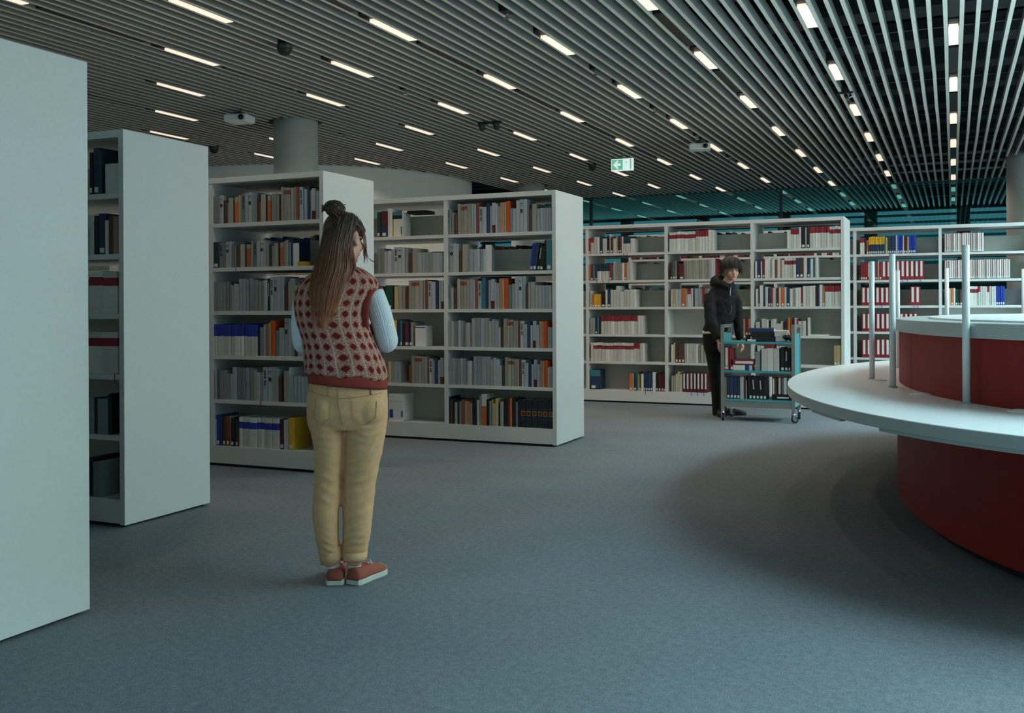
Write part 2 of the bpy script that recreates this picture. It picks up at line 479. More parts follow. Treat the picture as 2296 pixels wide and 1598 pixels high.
# exit sign
Ys = 16.3
xs0, xs1 = at(1372, Ys), at(1421, Ys)
sg = tag(empty('exit_sign', ((xs0 + xs1) / 2, Ys, 3.51)), 'green and white lit exit sign with left arrow and running figure', 'sign')
w = (xs1 - xs0) / 2
MB().box(-w, w, 0, 0.04, 0, 0.205).build('sign_panel', M['signwhite'], sg)
MB().box(-w, w, 0.0, 0.04, 0.2055, 0.225).box(-0.012, 0.012, 0.01, 0.03, 0.225, 0.36).build('sign_housing', M['steel'], sg)
gm = MB().box(-w + 0.012, 0.012, -0.003, 0.0, 0.018, 0.19)
gm.box(w - 0.055, w - 0.03, -0.003, 0, 0.018, 0.195)
gm.build('green_field', M['green'], sg)
def flat(poly, y0, y1):
    b_ = MB(); b_.loft([[(x, y, z) for x, z in poly] for y in (y0, y1)]); return b_
flat([(-w + 0.035, 0.104), (-w + 0.105, 0.035), (-w + 0.135, 0.035), (-w + 0.098, 0.085), (-w + 0.165, 0.085), (-w + 0.165, 0.123), (-w + 0.098, 0.123), (-w + 0.135, 0.173), (-w + 0.105, 0.173)], -0.006, -0.003).build('arrow', M['signwhite'], sg)
mn = MB()
for p, q, r in (((0.075, 0.12), (0.085, 0.075), 0.009), ((0.085, 0.075), (0.06, 0.03), 0.007), ((0.085, 0.08), (0.115, 0.055), 0.007), ((0.115, 0.055), (0.135, 0.058), 0.006),
                ((0.075, 0.115), (0.045, 0.09), 0.006), ((0.045, 0.09), (0.02, 0.1), 0.005), ((0.078, 0.115), (0.11, 0.105), 0.005)):
    a_, b_ = Vector((p[0], 0, p[1])), Vector((q[0], 0, q[1]))
    mn.tube([a_ + Vector((0, -0.003, 0)), b_ + Vector((0, -0.003, 0))], r, 6, flat=0.3)
mn.ell((0.072, -0.003, 0.142), (0.012, 0.003, 0.012), 0, 10, 6)
mn.build('running_figure', M['green'], sg)

# ------------------------------------------------------------ bookcases
SHZ = [0.157, 0.518, 0.863, 1.208, 1.546, 1.891, 2.205]     # shelf tops, last one the underside of the top
TH = 0.037
CASES = []
def bookcase(label, ups, yf, dep=0.705, skip_left_end=False):
    """ups: upright centre lines from right to left"""
    ups = sorted(ups)
    t = tag(empty('bookcase', ((ups[0] + ups[-1]) / 2, yf, 0)), label, 'bookcase', 'white double-sided library bookcases')
    ox, oy = t.location.x, t.location.y
    for i, u in enumerate(ups):
        x = u - ox
        end = i in (0, len(ups) - 1)
        b = MB()
        if end: b.box(x - TH / 2, x + TH / 2, 0, dep, 0.014, 2.247)
        else: b.box(x - TH / 2, x + TH / 2, 0.004, dep - 0.004, 0.157, 2.205)
        b.build('end_panel' if end else 'upright', M['laminate'], t, bevel=0.002 if end else 0)
    xa, xb = ups[0] - ox + TH / 2, ups[-1] - ox - TH / 2
    MB().box(xa + .0005, xb - .0005, 0.0, dep, 2.205, 2.247).build('top_panel', M['laminate'], t)
    MB().box(xa + .0005, xb - .0005, 0.001, dep - 0.001, 0.022, 0.157).build('plinth', M['laminate'], t)
    MB().box(xa - 0.005, xb + 0.005, 0.03, dep - 0.03, 0.0, 0.022).build('base_recess', M['black'], t)
    for i in range(len(ups) - 1):
        a, b_ = ups[i] - ox + TH / 2 + 0.001, ups[i + 1] - ox - TH / 2 - 0.001
        for z in SHZ[1:-1]:
            MB().box(a, b_, 0.008, dep - 0.008, z - 0.03, z).build('shelf', M['laminate'], t)
        for z in SHZ[:-1]:
            MB().box(a, b_, dep / 2 - 0.006, dep / 2 + 0.006, z, z + (0.212 if z > 1.0 else 0.312)).build('back_panel', M['laminate_grey'], t)
    return t
bookcase('white end panel filling the left edge of the frame, nearest bookcase', [-3.25, -4.29, -5.33, -6.37], 2.33)
bookcase('tall white bookcase whose end panel stands second from the left edge', [-4.289, -5.33, -6.37, -7.41], 4.262)
bookcase('white bookcase full of grey journals directly in front of the woman', [-4.285, -5.325, -6.365, -7.4], 6.21)
bookcase('two-bay white bookcase right of the woman, nearer the middle of the hall', [-3.187, -4.255, -5.32, -6.38], 8.13)
bookcase('three-bay white bookcase behind the person in black and the teal cart', [-1.165, -2.2, -3.255, -4.29, -5.33], 12.1)
bookcase('white bookcase behind the white poles, with rows of red and white books', [1.92, 0.88, -0.15, -1.2, -2.24, -3.28, -4.32], 14.05)

# ------------------------------------------------------------ books
BC = dict(g=(128, 138, 140), l=(172, 180, 186), w=(214, 214, 208), c=(164, 162, 150), n=(84, 58, 50), r=(142, 78, 56), o=(196, 108, 52), O=(206, 84, 26), b=(34, 58, 92),
          B=(24, 60, 168), t=(60, 120, 134), T=(30, 62, 74), k=(22, 24, 30), y=(228, 172, 40), m=(92, 30, 36), G=(24, 74, 58), p=(182, 140, 118), R=(142, 36, 46), e=(196, 178, 126),
          q=(150, 158, 160), K=(22, 32, 40), d=(200, 198, 208))
BN = dict(g='grey', l='pale grey', w='white', c='cream', n='dark brown', r='rust-brown', o='light orange', O='vivid orange', b='navy blue', B='bright blue', t='teal', T='dark teal', k='black',
          y='yellow', m='maroon', G='dark green', p='tan', R='red', e='khaki', q='mid grey', K='black', d='pinkish white')
BM = {}
def shade_var(m):
    '''every volume a slightly different dye lot'''
    nt = m.node_tree; b = nt.nodes['Principled BSDF']; src = b.inputs['Base Color'].links[0].from_socket
    oi = nt.nodes.new('ShaderNodeObjectInfo'); ge = nt.nodes.new('ShaderNodeNewGeometry')
    ad = N(nt, 'ShaderNodeMath', op='ADD'); fr = N(nt, 'ShaderNodeMath', op='FRACT')
    nt.links.new(oi.outputs['Random'], ad.inputs[0]); nt.links.new(ge.outputs['Random Per Island'], ad.inputs[1]); nt.links.new(ad.outputs[0], fr.inputs[0])
    mr = nt.nodes.new('ShaderNodeMapRange'); mr.inputs[3].default_value = 0.74; mr.inputs[4].default_value = 1.12
    nt.links.new(fr.outputs[0], mr.inputs[0])
    hs = nt.nodes.new('ShaderNodeHueSaturation')
    nt.links.new(mr.outputs[0], hs.inputs['Value']); nt.links.new(src, hs.inputs['Color']); nt.links.new(hs.outputs[0], b.inputs['Base Color'])
    return m
def bm_(c):
    if c not in BM: BM[c] = shade_var(mat('book_cover_' + BN[c].replace(' ', '_').replace('-', '_'), BC[c], 0.6, 0.10, 30, stretch=(8, 8, 1.5)))
    return BM[c]
# code -> (cover, [(z0, z1, colour)] bands as fractions of height, spine print, description, noun)
BK = {
    'le': ('l', [], 'emblem', 'pale grey journal with emblem', 'journal'),
    'lt': ('l', [], 'text', 'pale grey journal with lettering', 'journal'),
    'gt': ('g', [], 'text', 'darker grey journal with lettering', 'journal'),
    'cq': ('c', [(0.80, 0.93, 'r')], None, 'cream journal with rust square', 'journal'),
    'lr': ('l', [(0.0, 0.27, 'm')], None, 'pale journal with red foot', 'journal'),
    'oc': ('o', [(0.80, 1.0, 'c')], None, 'orange book with cream top', 'book'),
    'Bw': ('w', [(0.62, 1.0, 'B')], None, 'white volume with blue upper half', 'book'),
    'wB': ('w', [(0.62, 0.84, 'B')], None, 'white volume with blue band', 'book'),
    'wo': ('w', [(0.0, 0.62, 'o')], None, 'white book with orange foot', 'book'),
    'mb': ('m', [(0.0, 0.42, 'b')], None, 'maroon and slate blue book', 'book'),
    'wm': ('w', [(0.70, 1.0, 'R')], None, 'white volume with crimson top', 'book'),
    'wr': ('w', [(0.66, 0.86, 'R')], None, 'white volume with crimson band', 'book'),
    'Tw': ('w', [(0.56, 1.0, 'T')], None, 'white volume with green top', 'book'),
    'yb': ('b', [(0.55, 1.0, 'y')], None, 'blue volume with yellow top', 'book'),
    'RW': ('R', [], 'stripe', 'red volume with white stripe', 'book'),
    'mW': ('m', [], 'stripe', 'maroon volume with white stripe', 'book'),
    'wR': ('w', [(0.97, 1.0, 'R'), (0.0, 0.03, 'b')], 'redge', 'thin white volume edged in red', 'book'),
    'Ke': ('K', [(0.28, 0.32, 'T'), (0.66, 0.69, 'T')], 'medal', 'black volume with gold medallion', 'book'),
    'kt': ('k', [], 'wtext', 'black book with pale lettering', 'book'),
}
for c in BC:
    jn = c in 'glcq'
    BK.setdefault(c, (c, [], None, BN[c] + (' journal' if jn else ' book'), 'journal' if jn else 'book'))
M['gold'] = mat('gilt', (176, 132, 60), 0.4, 0.1)
M['ink'] = mat('dark_ink', (44, 46, 54), 0.7, 0.05)
def book_shell(mb, code, w, h, d, mats, x=0.0, y=0.0, z=0.0, rot=None):
    """cover as a U of spine and two boards, cut into its colour bands"""
    cov, bands, pr, _, _ = BK[code]
    cuts = sorted({0.0, 1.0} | {q for b in bands for q in b[:2]})
    th = min(0.003, w * 0.16)
    Mx = Matrix.Translation((x, y, z)) @ (rot if rot is not None else Matrix())
    for a, b in zip(cuts[:-1], cuts[1:]):
        col = cov
        for (p, q, cc) in bands:
            if a >= p - 1e-6 and b <= q + 1e-6: col = cc
        mi = mats.index(bm_(col))
        z0, z1 = a * h, b * h
        mb.box(-w / 2, -w / 2 + th, min(0.004, w * 0.2) + th, d, z0, z1, mi, Mx)
        mb.box(w / 2 - th, w / 2, min(0.004, w * 0.2) + th, d, z0, z1, mi, Mx)
        e_ = min(0.004, w * 0.2)
        pf = [(-w / 2, e_), (-w / 2 + e_, 0), (w / 2 - e_, 0), (w / 2, e_), (w / 2, e_ + th), (-w / 2, e_ + th)]
        mb.loft([[Mx @ Vector((px_, py_, zz)) for px_, py_ in pf] for zz in (z0, z1)], mi)
    return th, Mx
def shell_mats(code):
    cov, bands, *_ = BK[code]
    return [bm_(c) for c in dict.fromkeys([cov] + [b[2] for b in bands])]
def spine_print(mb, kind, w, h, Mx, mats):
    """flat print on the spine"""
    e = 0.0008
    def pt(fx0, fx1, fz0, fz1, m):
        if m not in mats: mats.append(m)
        mb.box(-w / 2 + w * fx0, -w / 2 + w * fx1, -e, 0, h * fz0, h * fz1, mats.index(m), Mx)
    if kind == 'emblem':
        pt(0.2, 0.85, 0.58, 0.70, M['ink']); pt(0.15, 0.9, 0.86, 0.88, M['ink']); pt(0.2, 0.8, 0.80, 0.81, M['ink'])
    elif kind == 'text':
        for i in range(9):
            if i not in (3,): pt(0.3, 0.75, 0.47 + i * 0.05, 0.47 + i * 0.05 + 0.037, M['ink'])
    elif kind == 'wtext':
        for i in range(7): pt(0.35, 0.7, 0.45 + i * 0.06, 0.45 + i * 0.06 + 0.04, M['paper'])
    elif kind == 'stripe': pt(0.28, 0.74, 0.18, 0.96, M['paper'])
    elif kind == 'redge': pt(0.0, 0.22, 0.12, 0.97, bm_('R'))
    elif kind == 'medal':
        pt(0.14, 0.86, 0.42, 0.60, M['gold']); 
        if bm_('m') not in mats: mats.append(bm_('m'))
        mb.box(-w * 0.25, w * 0.25, -2 * e, -e, h * 0.445, h * 0.575, mats.index(bm_('m')), Mx)
    elif kind == 'label': pt(0.2, 0.8, 0.045, 0.16, M['paper'])
PAGE_CACHE, SHELL_CACHE, PRINT_CACHE = {}, {}, {}
def book_object(code, w, h, d, sticker, loc, rot, label, group):
    key = (code, round(w, 3), round(h, 3), round(d, 2))
    w, h, d = key[1], key[2], key[3]
    if key not in SHELL_CACHE:
        b = MB(); ms = shell_mats(code); book_shell(b, code, w, h, d, ms)
        SHELL_CACHE[key] = b.mesh(BK[code][4], ms)
    th = min(0.003, w * 0.16)
    t = link_mesh(BK[code][4], SHELL_CACHE[key], None, loc, rot)
    tag(t, label, 'book', group)
    if key[1:] not in PAGE_CACHE:
        PAGE_CACHE[key[1:]] = MB().box(-w / 2 + th, w / 2 - th, th + min(0.004, w * 0.2), d - 0.004, 0.003, h - 0.004).mesh('page_block', M['pages'])
    link_mesh('page_block', PAGE_CACHE[key[1:]], t)
    if BK[code][2]:
        if key not in PRINT_CACHE:
            b = MB(); ms = []; spine_print(b, BK[code][2], w, h, Matrix(), ms); PRINT_CACHE[key] = b.mesh('spine_print', ms)
        link_mesh('spine_print', PRINT_CACHE[key], t)
    if sticker:
        kk = ('s',) + key[1:]
        if kk not in PRINT_CACHE:
            b = MB(); ms = []; spine_print(b, 'label', w, h, Matrix(), ms); PRINT_CACHE[kk] = b.mesh('spine_label', ms)
        link_mesh('spine_label', PRINT_CACHE[kk], t)
    return t
import re
BOOKS = []      # (area, code, w, h, d, sticker, loc, lean, place, flip)
def row(px0, spec, yf, z, place, px1=None, back=False, dep=0.215, scale=None):
    toks = []
    for tk in spec.split():
        m_ = re.match(r'^_(\d+)$', tk)
        if m_: toks.append((None, float(m_.group(1)), 0, 0, 0)); continue
        m_ = re.match(r'^([A-Za-z]+)([\d.]+)/(\.\d+)(?:\*(\d+))?(\+?)(?:~(-?[\d.]+))?$', tk)
        if not m_: raise ValueError(tk)
        for _ in range(int(m_.group(4) or 1)):
            toks.append((m_.group(1), float(m_.group(2)), float(m_.group(3)), m_.group(5) == '+', float(m_.group(6) or 0)))
    tot = sum(t[1] for t in toks)
    k = (px1 - px0) / tot if px1 else 1.0
    p = px0
    for (code, wpx, h, st, lean) in toks:
        xa, xb = at(p, yf + 0.015), at(p + wpx * k, yf + 0.015)
        p += wpx * k
        if code is None: continue
        w_ = max(0.004, (xb - xa) - 0.0012)
        h = h + random.uniform(-0.0035, 0.0035)
        h = min(h, 0.305)
        dd = dep + random.choice((-0.02, -0.01, 0, 0.01))
        D = depth(xa, yf)
        BOOKS.append((w_ * h / D / D, code, w_, h, dd, st, ((xa + xb) / 2, yf + 0.010 + random.uniform(0, 0.014), z + 0.0005), lean, place))
# rows of the bookcase the woman faces
U3, U4, U5, U6, U2 = 6.21, 8.13, 12.1, 14.05, 4.262
SN = ['bottom', 'fifth', 'fourth', 'third', 'second', 'top']
def P(i, s): return '%s shelf, %s' % (SN[i], s)
A_ = "bookcase before the woman"
row(478, "g8/.222*2 le8/.222 n7/.18 q3/.16 c11/.2 k4/.2 oc8/.2 e4/.21 c3/.21 gt8/.222 l6/.225 le8/.23 l6/.23 g6/.222 n5/.18 r4/.15 c11/.205 k4/.2 oc7/.2 c6/.21 g7/.21 c5/.2 m6/.18 c6/.255 cq7/.247*2 c7/.245 c6/.25 r8/.25 lt8/.243 l8/.23 b6/.25 l5/.215 lr8/.232 l8/.21", U3, SHZ[5], P(5, A_), 716)
row(479, "T12/.2+ gt9/.195 g6/.2 le8/.2 l5/.2 g6/.185 q4/.175 n9/.17 c11/.18 k3/.19 oc8/.18 e4/.18 q4/.2 gt8/.2 l7/.2 le8/.205 l6/.2 g6/.19 n7/.17 q3/.16 c11/.18 k3/.19 oc8/.18 c6/.19 c6/.195 l5/.18 b5/.2", U3, SHZ[4], P(4, A_))
row(478, "q7/.225*3 g7/.225*2 q5/.205 c5/.2 l6/.21*2 q8/.245 l8/.245 g7/.245 q8/.25 q7/.24 g5/.24 c8/.225 l7/.23 l6/.24 kt5/.25 lt8/.262 le8/.262 l8/.262 q8/.255 n9/.19 q4/.22 c12/.245 l7/.19*6", U3, SHZ[3], P(3, A_))
row(478, "Bw7.6/.24*13 k5/.21 g8/.22 l4/.24 p9/.25 e4/.26 O9/.268 g9/.2 l11/.215 le9/.29 l8/.285 g6/.27 n8/.18 l7/.21*3", U3, SHZ[2], P(2, A_))
row(478, "q7/.232 g7/.23*2 q7/.23 c7/.205 l8/.2 l9/.25 g9/.25*2 q9/.25*2 c8/.235 l8/.22 q6/.22 lt10/.262 le10/.262 l9/.262 q7/.25 n7/.195 n5/.21 c11/.235 w2/.26 l8/.197*6", U3, SHZ[1], P(1, A_))
row(476, "w8/.2 B8/.235+ T4/.23 n8/.225+ r8/.23+ oc4/.23 k8/.22+ G7/.21+ m3/.22 wB8/.23*7 wB9/.23*2 wB8/.232*2 m10/.23+ w5/.225 d4/.23 y13/.24+", U3, SHZ[0], P(0, A_))
# two-bay bookcase, right bay
C_ = "two-bay bookcase's right bay"
r1 = "gt6/.228 q4/.225 l6/.2 n8/.183 c8/.28 cq8/.272*2 c8/.27 l8/.275 l4/.27 r7/.28 lt9/.245 l9/.24 b7/.265 l5/.25 lr9/.27 l5/.255 l6/.24 p10/.272 e4/.275 O9/.282 g6/.215 l9/.215 l9/.28 le8/.285 l9/.29 g4/.26 n7/.2 c11/.245 l8/.203 l7/.205*3 q6/.205"
row(1003, r1, U4, SHZ[5], P(5, C_), 1237)
row(1007, "le9/.262 l8/.26 l4/.25 n8/.195 c12/.25 q3/.22 l8/.203 l7/.203*4 _86 _7 B7/.24+~7 b8/.25+~7 kt7/.235+~8 k8/.21+~6 k6/.26~2 t12/.27+", U4, SHZ[4], P(4, C_), 1237)
row(1002, "gt6/.23 q4/.225 l6/.2 n9/.183 c7/.28 cq8/.27*2 c8/.27 l8/.275 l3/.27 r7/.28 lt9/.255 t10/.28 b7/.265 l6/.26 lr9/.27 l5/.24 l5/.23 p10/.272 e3/.275 O10/.277 g8/.215 l8/.22 l9/.28 le9/.285 l8/.29 n6/.2 q5/.24 c12/.24 l8/.205*5", U4, SHZ[3], P(3, C_), 1237)
r4 = "q9/.238 l9/.238 g9/.238 l8/.238 q5/.235 c6/.215 l9/.222 p3/.2 l10/.262 q10/.262 l10/.262 q10/.262 c7/.237 l7/.25 l8/.24 l5/.185 n7/.19 c8/.255 cq7/.245*2 c8/.24 l3/.24 r6/.242 lt8/.24 l8/.21 b7/.235 l5/.2 lr8/.24 l7/.2 p8/.232 e2/.232 O9/.238 l5/.18 q6/.185"
row(1000, r4, U4, SHZ[2], P(2, C_), 1237)
row(1004, r4, U4, SHZ[1], P(1, C_), 1238)
row(1003, "k6/.25 r3/.22 k6/.225 l6/.2 k4/.22 g5/.21 r7/.225 c6/.21 o7/.205 q5/.2 k9/.22 w6/.23 c6/.27 wo11/.28 k6/.24 g5/.22 y3/.235 c6/.2 e6/.25 k4/.21 c8/.22 k9/.245 m5/.25 o5/.26 k8/.25 g5/.22 k6/.245 Ke12.5/.245*6", U4, SHZ[0], P(0, C_), 1240)
B__ = "two-bay bookcase's left bay"
row(846, "G7/.235+ k2/.22 mb13/.24+", U4, SHZ[5], P(5, B__))
row(847, "g8/.235 g7/.235 c8/.21 l8/.215 q5/.23 lt9/.245 le9/.245 l6/.24 q8/.235 n9/.185 c12/.225 l9/.187*2 q8/.187*2 l8/.185*2 q6/.18", U4, SHZ[4], P(4, B__), 993)
row(850, "b11/.22+ k3/.21 G17/.225+ k5/.22 e9/.215 c8/.22*2 n8/.2 c7/.27 cq9/.265*2 c9/.265 l5/.27 r7/.27 lt8/.26 l9/.25 b8/.26 l5/.255 lr6/.265", U4, SHZ[3], P(3, B__), 994)
row(880, "y9/.24 b7/.25 t5/.24+ k6/.22 R5/.225+ b4/.22+ m5/.225+ c4/.22+", U4, SHZ[2], P(2, B__))
row(870, "e6/.2 c7/.195 l9/.2 q5/.19 _20 r6/.17 c6/.26 cq8/.25*2 c8/.25 l5/.25 r5/.24 lt8/.23 l5/.22 b6/.235 l5/.22 lr9/.24", U4, SHZ[1], P(1, B__), 994)
# narrow bay between the two left end panels
Z_ = "bay between left panels"
row(200, "k8/.24+ b14/.27+ T7/.25", U2, SHZ[5], P(5, Z_))
row(200, "w10/.19 k9/.22 b16/.235+ w9/.19 n9/.22 p12/.215", U2, SHZ[4], P(4, Z_))
row(196, "wr33/.24 wr32/.24", U2, SHZ[3], P(3, Z_), 263)
row(194, "wr33/.24 wr34/.24", U2, SHZ[2], P(2, Z_), 263)
row(196, "q12/.2 T9/.21 g22/.2 k7/.23", U2, SHZ[1], P(1, Z_))
row(196, "k10/.22 g20/.2", U2, SHZ[0], P(0, Z_))
# three-bay bookcase behind the person in black
D1, E1, F1 = 'left bay behind cart', 'middle bay behind cart', 'right bay behind cart'
for i, px0, s in ((5, 1320, "R5/.2+ wm7/.2 w7/.21 w6/.21 b7/.21+ w9/.19 k6/.22+ w3/.24 m5/.21+ w7/.19 e3/.2 T5/.215+ R4/.21+ w4/.21 Tw4/.21*4 w8/.18"),
                  (4, 1321, "p3/.2 R6/.21+ t4/.2 b5/.21+ Tw4/.21*7 R5/.21+ t3/.2 w5/.235 c5/.22*3 w5/.22 o5/.22+ w6/.225*2"),
                  (3, 1322, "w6/.21 o4/.17+ y7/.165*2+ o2/.165+ k9/.2+ w5/.22 b7/.22+ w6/.22*2 w9/.27 w8/.2 w7/.22*3 w6/.22"),
                  (2, 1322, "q5/.2 c7/.21 b5/.21+ t4/.21 k4/.21 wm7.5/.235*11 w6/.235*2"),
                  (1, 1321, "m3/.2+ w6/.235 wr9/.235*10 wm7/.235*2 w5/.235*2"),
                  (0, 1410, "o7/.215+ w3/.21 b6/.22+ t4/.23 y3/.2+ G3/.2+ w6/.21 b5/.23*4+ w7/.235 k6/.22+ m6/.22*3+")):
    row(px0, s, U5, SHZ[i], P(i, D1))
for i, px0, s in ((5, 1501, "wr8.5/.24*7 wm7/.25*4 w6/.25*2"),
                  (4, 1503, "m5/.2+ t6/.215+ p4/.23+ k5/.23 m11/.19+ c5/.235*12 d10/.25 R2/.25"),
                  (3, 1504, "w5/.22 e5/.22+ l7/.22*2 o8/.225+ w5/.22 wm8/.22 w5/.225 b3/.225 l9/.225*2 R5/.23+ c6/.22*3"),
                  (2, 1645, "w6/.21*2 w5/.22 m4/.2+ p5/.2 m6/.2+ p9/.2"),
                  (1, 1504, "w6/.22 e3/.24 n7/.235*3+ w5/.235*6 c6/.22*3"),
                  (0, 1504, "c5/.2*2 w4/.22 e5/.25 w6/.22 mW8/.24*7")):
    row(px0, s, U5, SHZ[i], P(i, E1))
for i, px0, s in ((5, 1765, "w5/.22+ w4/.22 wm7/.235*3 w5/.25 k10/.26+ w4/.24 k7/.24+ wm7/.245*7 wr7/.245*4"),
                  (4, 1693, "w5/.2 b8/.22+ w3/.2 R6/.23+ w7/.23 w6/.235 q3/.21 w7/.225 r5/.22 w6/.23 p4/.22 w6/.21 wr6.5/.235*4 b8/.235+ n9/.235+ w8/.235 b7/.23+ w6/.22 t5/.23 w6/.24"),
                  (3, 1694, "w6/.21 b3/.21+ w8/.255 b4/.25 w6/.235 T6/.22+ R4/.23+ w8/.22 m5/.22+ w5/.22 o7/.22+ w5/.23 b7/.225+ w6/.21 c6/.22 w6/.22*2 R4/.22+ w7/.24*3 w6/.24 m5/.23 b4/.24 w6/.25 p6/.235+ wm7/.24*5"),
                  (2, 1694, "w10/.16 m3/.16 w6/.2 w5/.19*2 k5/.18+ w4/.19 w6/.2 w12/.14 w6/.17 k6/.16 m5/.2+ y4/.21+ R5/.2 k5/.2+ w5/.21 R3/.2 w9/.17*2 m3/.2 w4/.21"),
                  (1, 1869, "e7/.235*3+"), (1, 1697, "w8/.22*2 wm7/.235*3 q6/.2 w7/.22*2 k6/.2+"),
                  (0, 1700, "b8/.22*3+ w6/.21 m7/.22*4+ k7/.22*3+ w6/.2*2")):
    row(px0, s, U5, SHZ[i], P(i, F1), {5: 1886, 3: 1886, 1: 1890 if px0 > 1800 else None}.get(i))
G1, H1 = 'left bay behind poles', 'right bay behind poles'
for i, px0, s in ((5, 1929, "wm5/.22*2+ k4/.22 o5/.19+ yb4/.23*9+ t3/.22 y4/.22+ b4.5/.235*4+ w4/.235 B4/.235*3+ w2/.235 R4/.22+ n4/.22+ e3/.22 B4/.235*4+"),
                  (4, 1930, "R5/.24*3+ RW7/.24 c4/.24*3+ R4/.24+ w4/.24 R5/.24+ RW10.5/.25*9"),
                  (3, 1931, "RW10.5/.245*8 _26 RW11/.25*2"),
                  (2, 1932, "RW10.5/.245*12"), (1, 1932, "RW10.5/.245*11"), (0, 1933, "k9/.2*6 R8/.2*4")):
    row(px0, s, U6, SHZ[i], P(i, G1))
for i, px0, s in ((5, 2118, "wR4.9/.25*18"), (4, 2118, "wR4.9/.25*30"),
                  (3, 2120, "w6/.21+ w6/.22 o6/.22+ w4/.22 G6/.2+ b4/.2+ n7/.2*2+ o6/.2+ wr10.5/.24*2 wm5/.24 w5/.24*3 wm5/.24 w5/.24*3 B5/.24*4+")):
    row(px0, s, U6, SHZ[i], P(i, H1))
def rand_row(xa, xb, yf, z, pal, hs, place, dep=0.2, back=0.0):
    x = xa
    while x < xb:
        w = random.uniform(0.018, 0.042)
        c = random.choice(pal)
        h = random.uniform(*hs)
        BOOKS.append((0.0, c, w - 0.001, h, dep, True, (x + w / 2, yf + 0.012 + back, z + 0.0005), 0.0, place))
        x += w
# volumes on the far sides and in bays further left, seen over and between the others
for i in range(6):
    if i < 3: continue
    rand_row(-5.2, -4.4, U3 + 0.47, SHZ[i], ['w', 'B', 'b', 'G', 'R', 'y', 'k', 't', 'o'], (0.2, 0.27), 'back')
    if i > 2:
        rand_row(-4.15, -3.3, U4 + 0.47, SHZ[i], ['w', 'b', 'B', 'R', 'o', 'k', 'G', 'w'], (0.2, 0.265), 'back')
        for k in range(3): rand_row(-4.2 + k * 1.04, -3.4 + k * 1.04, U5 + 0.47, SHZ[i], ['w', 'k', 'R', 'w', 'c'], (0.17, 0.25), 'back')
    for k in range(3): rand_row(-4.27 + k * 1.04, -3.5 + k * 1.04, U6, SHZ[i], ['R', 'n', 'w', 'R', 'm', 'k', 'y'][:6], (0.22, 0.26), 'far')

BOOKS.sort(key=lambda b: -b[0])
LIMIT = 280
near, far = BOOKS[:LIMIT], BOOKS[LIMIT:]
seen = {}
near.sort(key=lambda b: (b[8], b[6][2], b[6][0]))
tot_ = {}
for b in near: tot_[(b[1], b[8])] = tot_.get((b[1], b[8]), 0) + 1
for b in near:
    _, code, w, h, d, st, loc, lean, place = b
    k = (code, place); seen[k] = seen.get(k, 0) + 1
    desc = BK[code][3]
    if tot_[k] == 1: lb = 'only %s, %s' % (desc, place)
    else: lb = '%s, %s from left, %s' % (desc, ORD[seen[k] - 1], place)
    book_object(code, w, h, d, st, loc, (0, math.radians(lean), 0), lb, 'books on the ' + place)
mass = MB(); mmats = [bm_(c) for c in BC] + [M['pages'], M['paper'], M['ink'], M['gold']]
for b in far:
    _, code, w, h, d, st, loc, lean, place = b
    rt = Matrix.Rotation(math.radians(lean), 4, 'Y')
    th, Mx = book_shell(mass, code, w, h, d, mmats, loc[0], loc[1], loc[2], rt)
    mass.box(-w / 2 + th, w / 2 - th, th, d - 0.004, 0.003, h - 0.004, mmats.index(M['pages']), Mx)
    if place not in ('back', 'far'):
        if BK[code][2]: spine_print(mass, BK[code][2], w, h, Mx, mmats)
        if st: spine_print(mass, 'label', w, h, Mx, mmats)
tag(mass.build('shelved_books', mmats), 'many smaller books filling the shelves of the two furthest bookcases', 'books', kind='stuff')
# ------------------------------------------------------------ round service desk
DC = (1.01, 7.4)
def oval(a, b, z, n=96): return [(a * math.cos(2 * PI * k / n), b * math.sin(2 * PI * k / n), z) for k in range(n)]
desk = tag(empty('service_desk', (DC[0], DC[1], 0)), 'large oval service desk with red panels and white counter at right', 'desk')
MB().loft([oval(1.30, 2.84, 0.0), oval(1.30, 2.84, 0.05)]).build('toe_kick', M['black'], desk)
MB().loft([oval(1.36, 2.9, 0.05), oval(1.36, 2.9, 0.674)]).build('base_panel', M['redpanel'], desk)
ct = MB()
ct.loft([oval(2.05, 3.3, 0.727), oval(2.047, 3.297, 0.73)], 0)
ct.loft([oval(2.045, 3.295, 0.672), oval(2.05, 3.3, 0.675), oval(2.05, 3.3, 0.727)], 1)
ct.build('counter_top', [M['counter'], M['counter_edge']], desk)
MB().loft([oval(1.35, 2.4, 0.73), oval(1.35, 2.4, 1.066)]).build('upper_panel', M['redpanel'], desk)
MB().loft([oval(1.37, 2.42, 1.066), oval(1.372, 2.422, 1.07), oval(1.372, 2.422, 1.138), oval(1.368, 2.418, 1.142)]).build('upper_rim', M['counter_edge'], desk)
MB().loft([oval(1.16, 2.1, 1.142), oval(1.16, 2.1, 1.152)]).build('upper_top', M['counter'], desk)
fas = MB()
for ang0, ang1 in ((3.70, 3.86), (4.0, 4.5)):
    rg = []
    for k in range(9):
        t = ang0 + (ang1 - ang0) * k / 8
        c_, s_ = math.cos(t), math.sin(t)
        rg.append([(2.03 * c_, 3.28 * s_, .655), (2.0 * c_, 3.25 * s_, .655), (2.0 * c_, 3.25 * s_, .6725), (2.03 * c_, 3.28 * s_, .6725)])
    fas.loft(rg)
fas.build('under_strip', M['counter_edge'], desk)
for (x, y) in ((-0.46, 7.07), (-0.17, 6.09), (0.29, 5.31)):
    MB().cyl((x - DC[0], y - DC[1]), 0.058, 0.73, 0.736, 24, r1=0.054).cyl((x - DC[0], y - DC[1]), 0.03, 0.736, 0.739, 20).build('grommet_cap', M['counter'], desk)
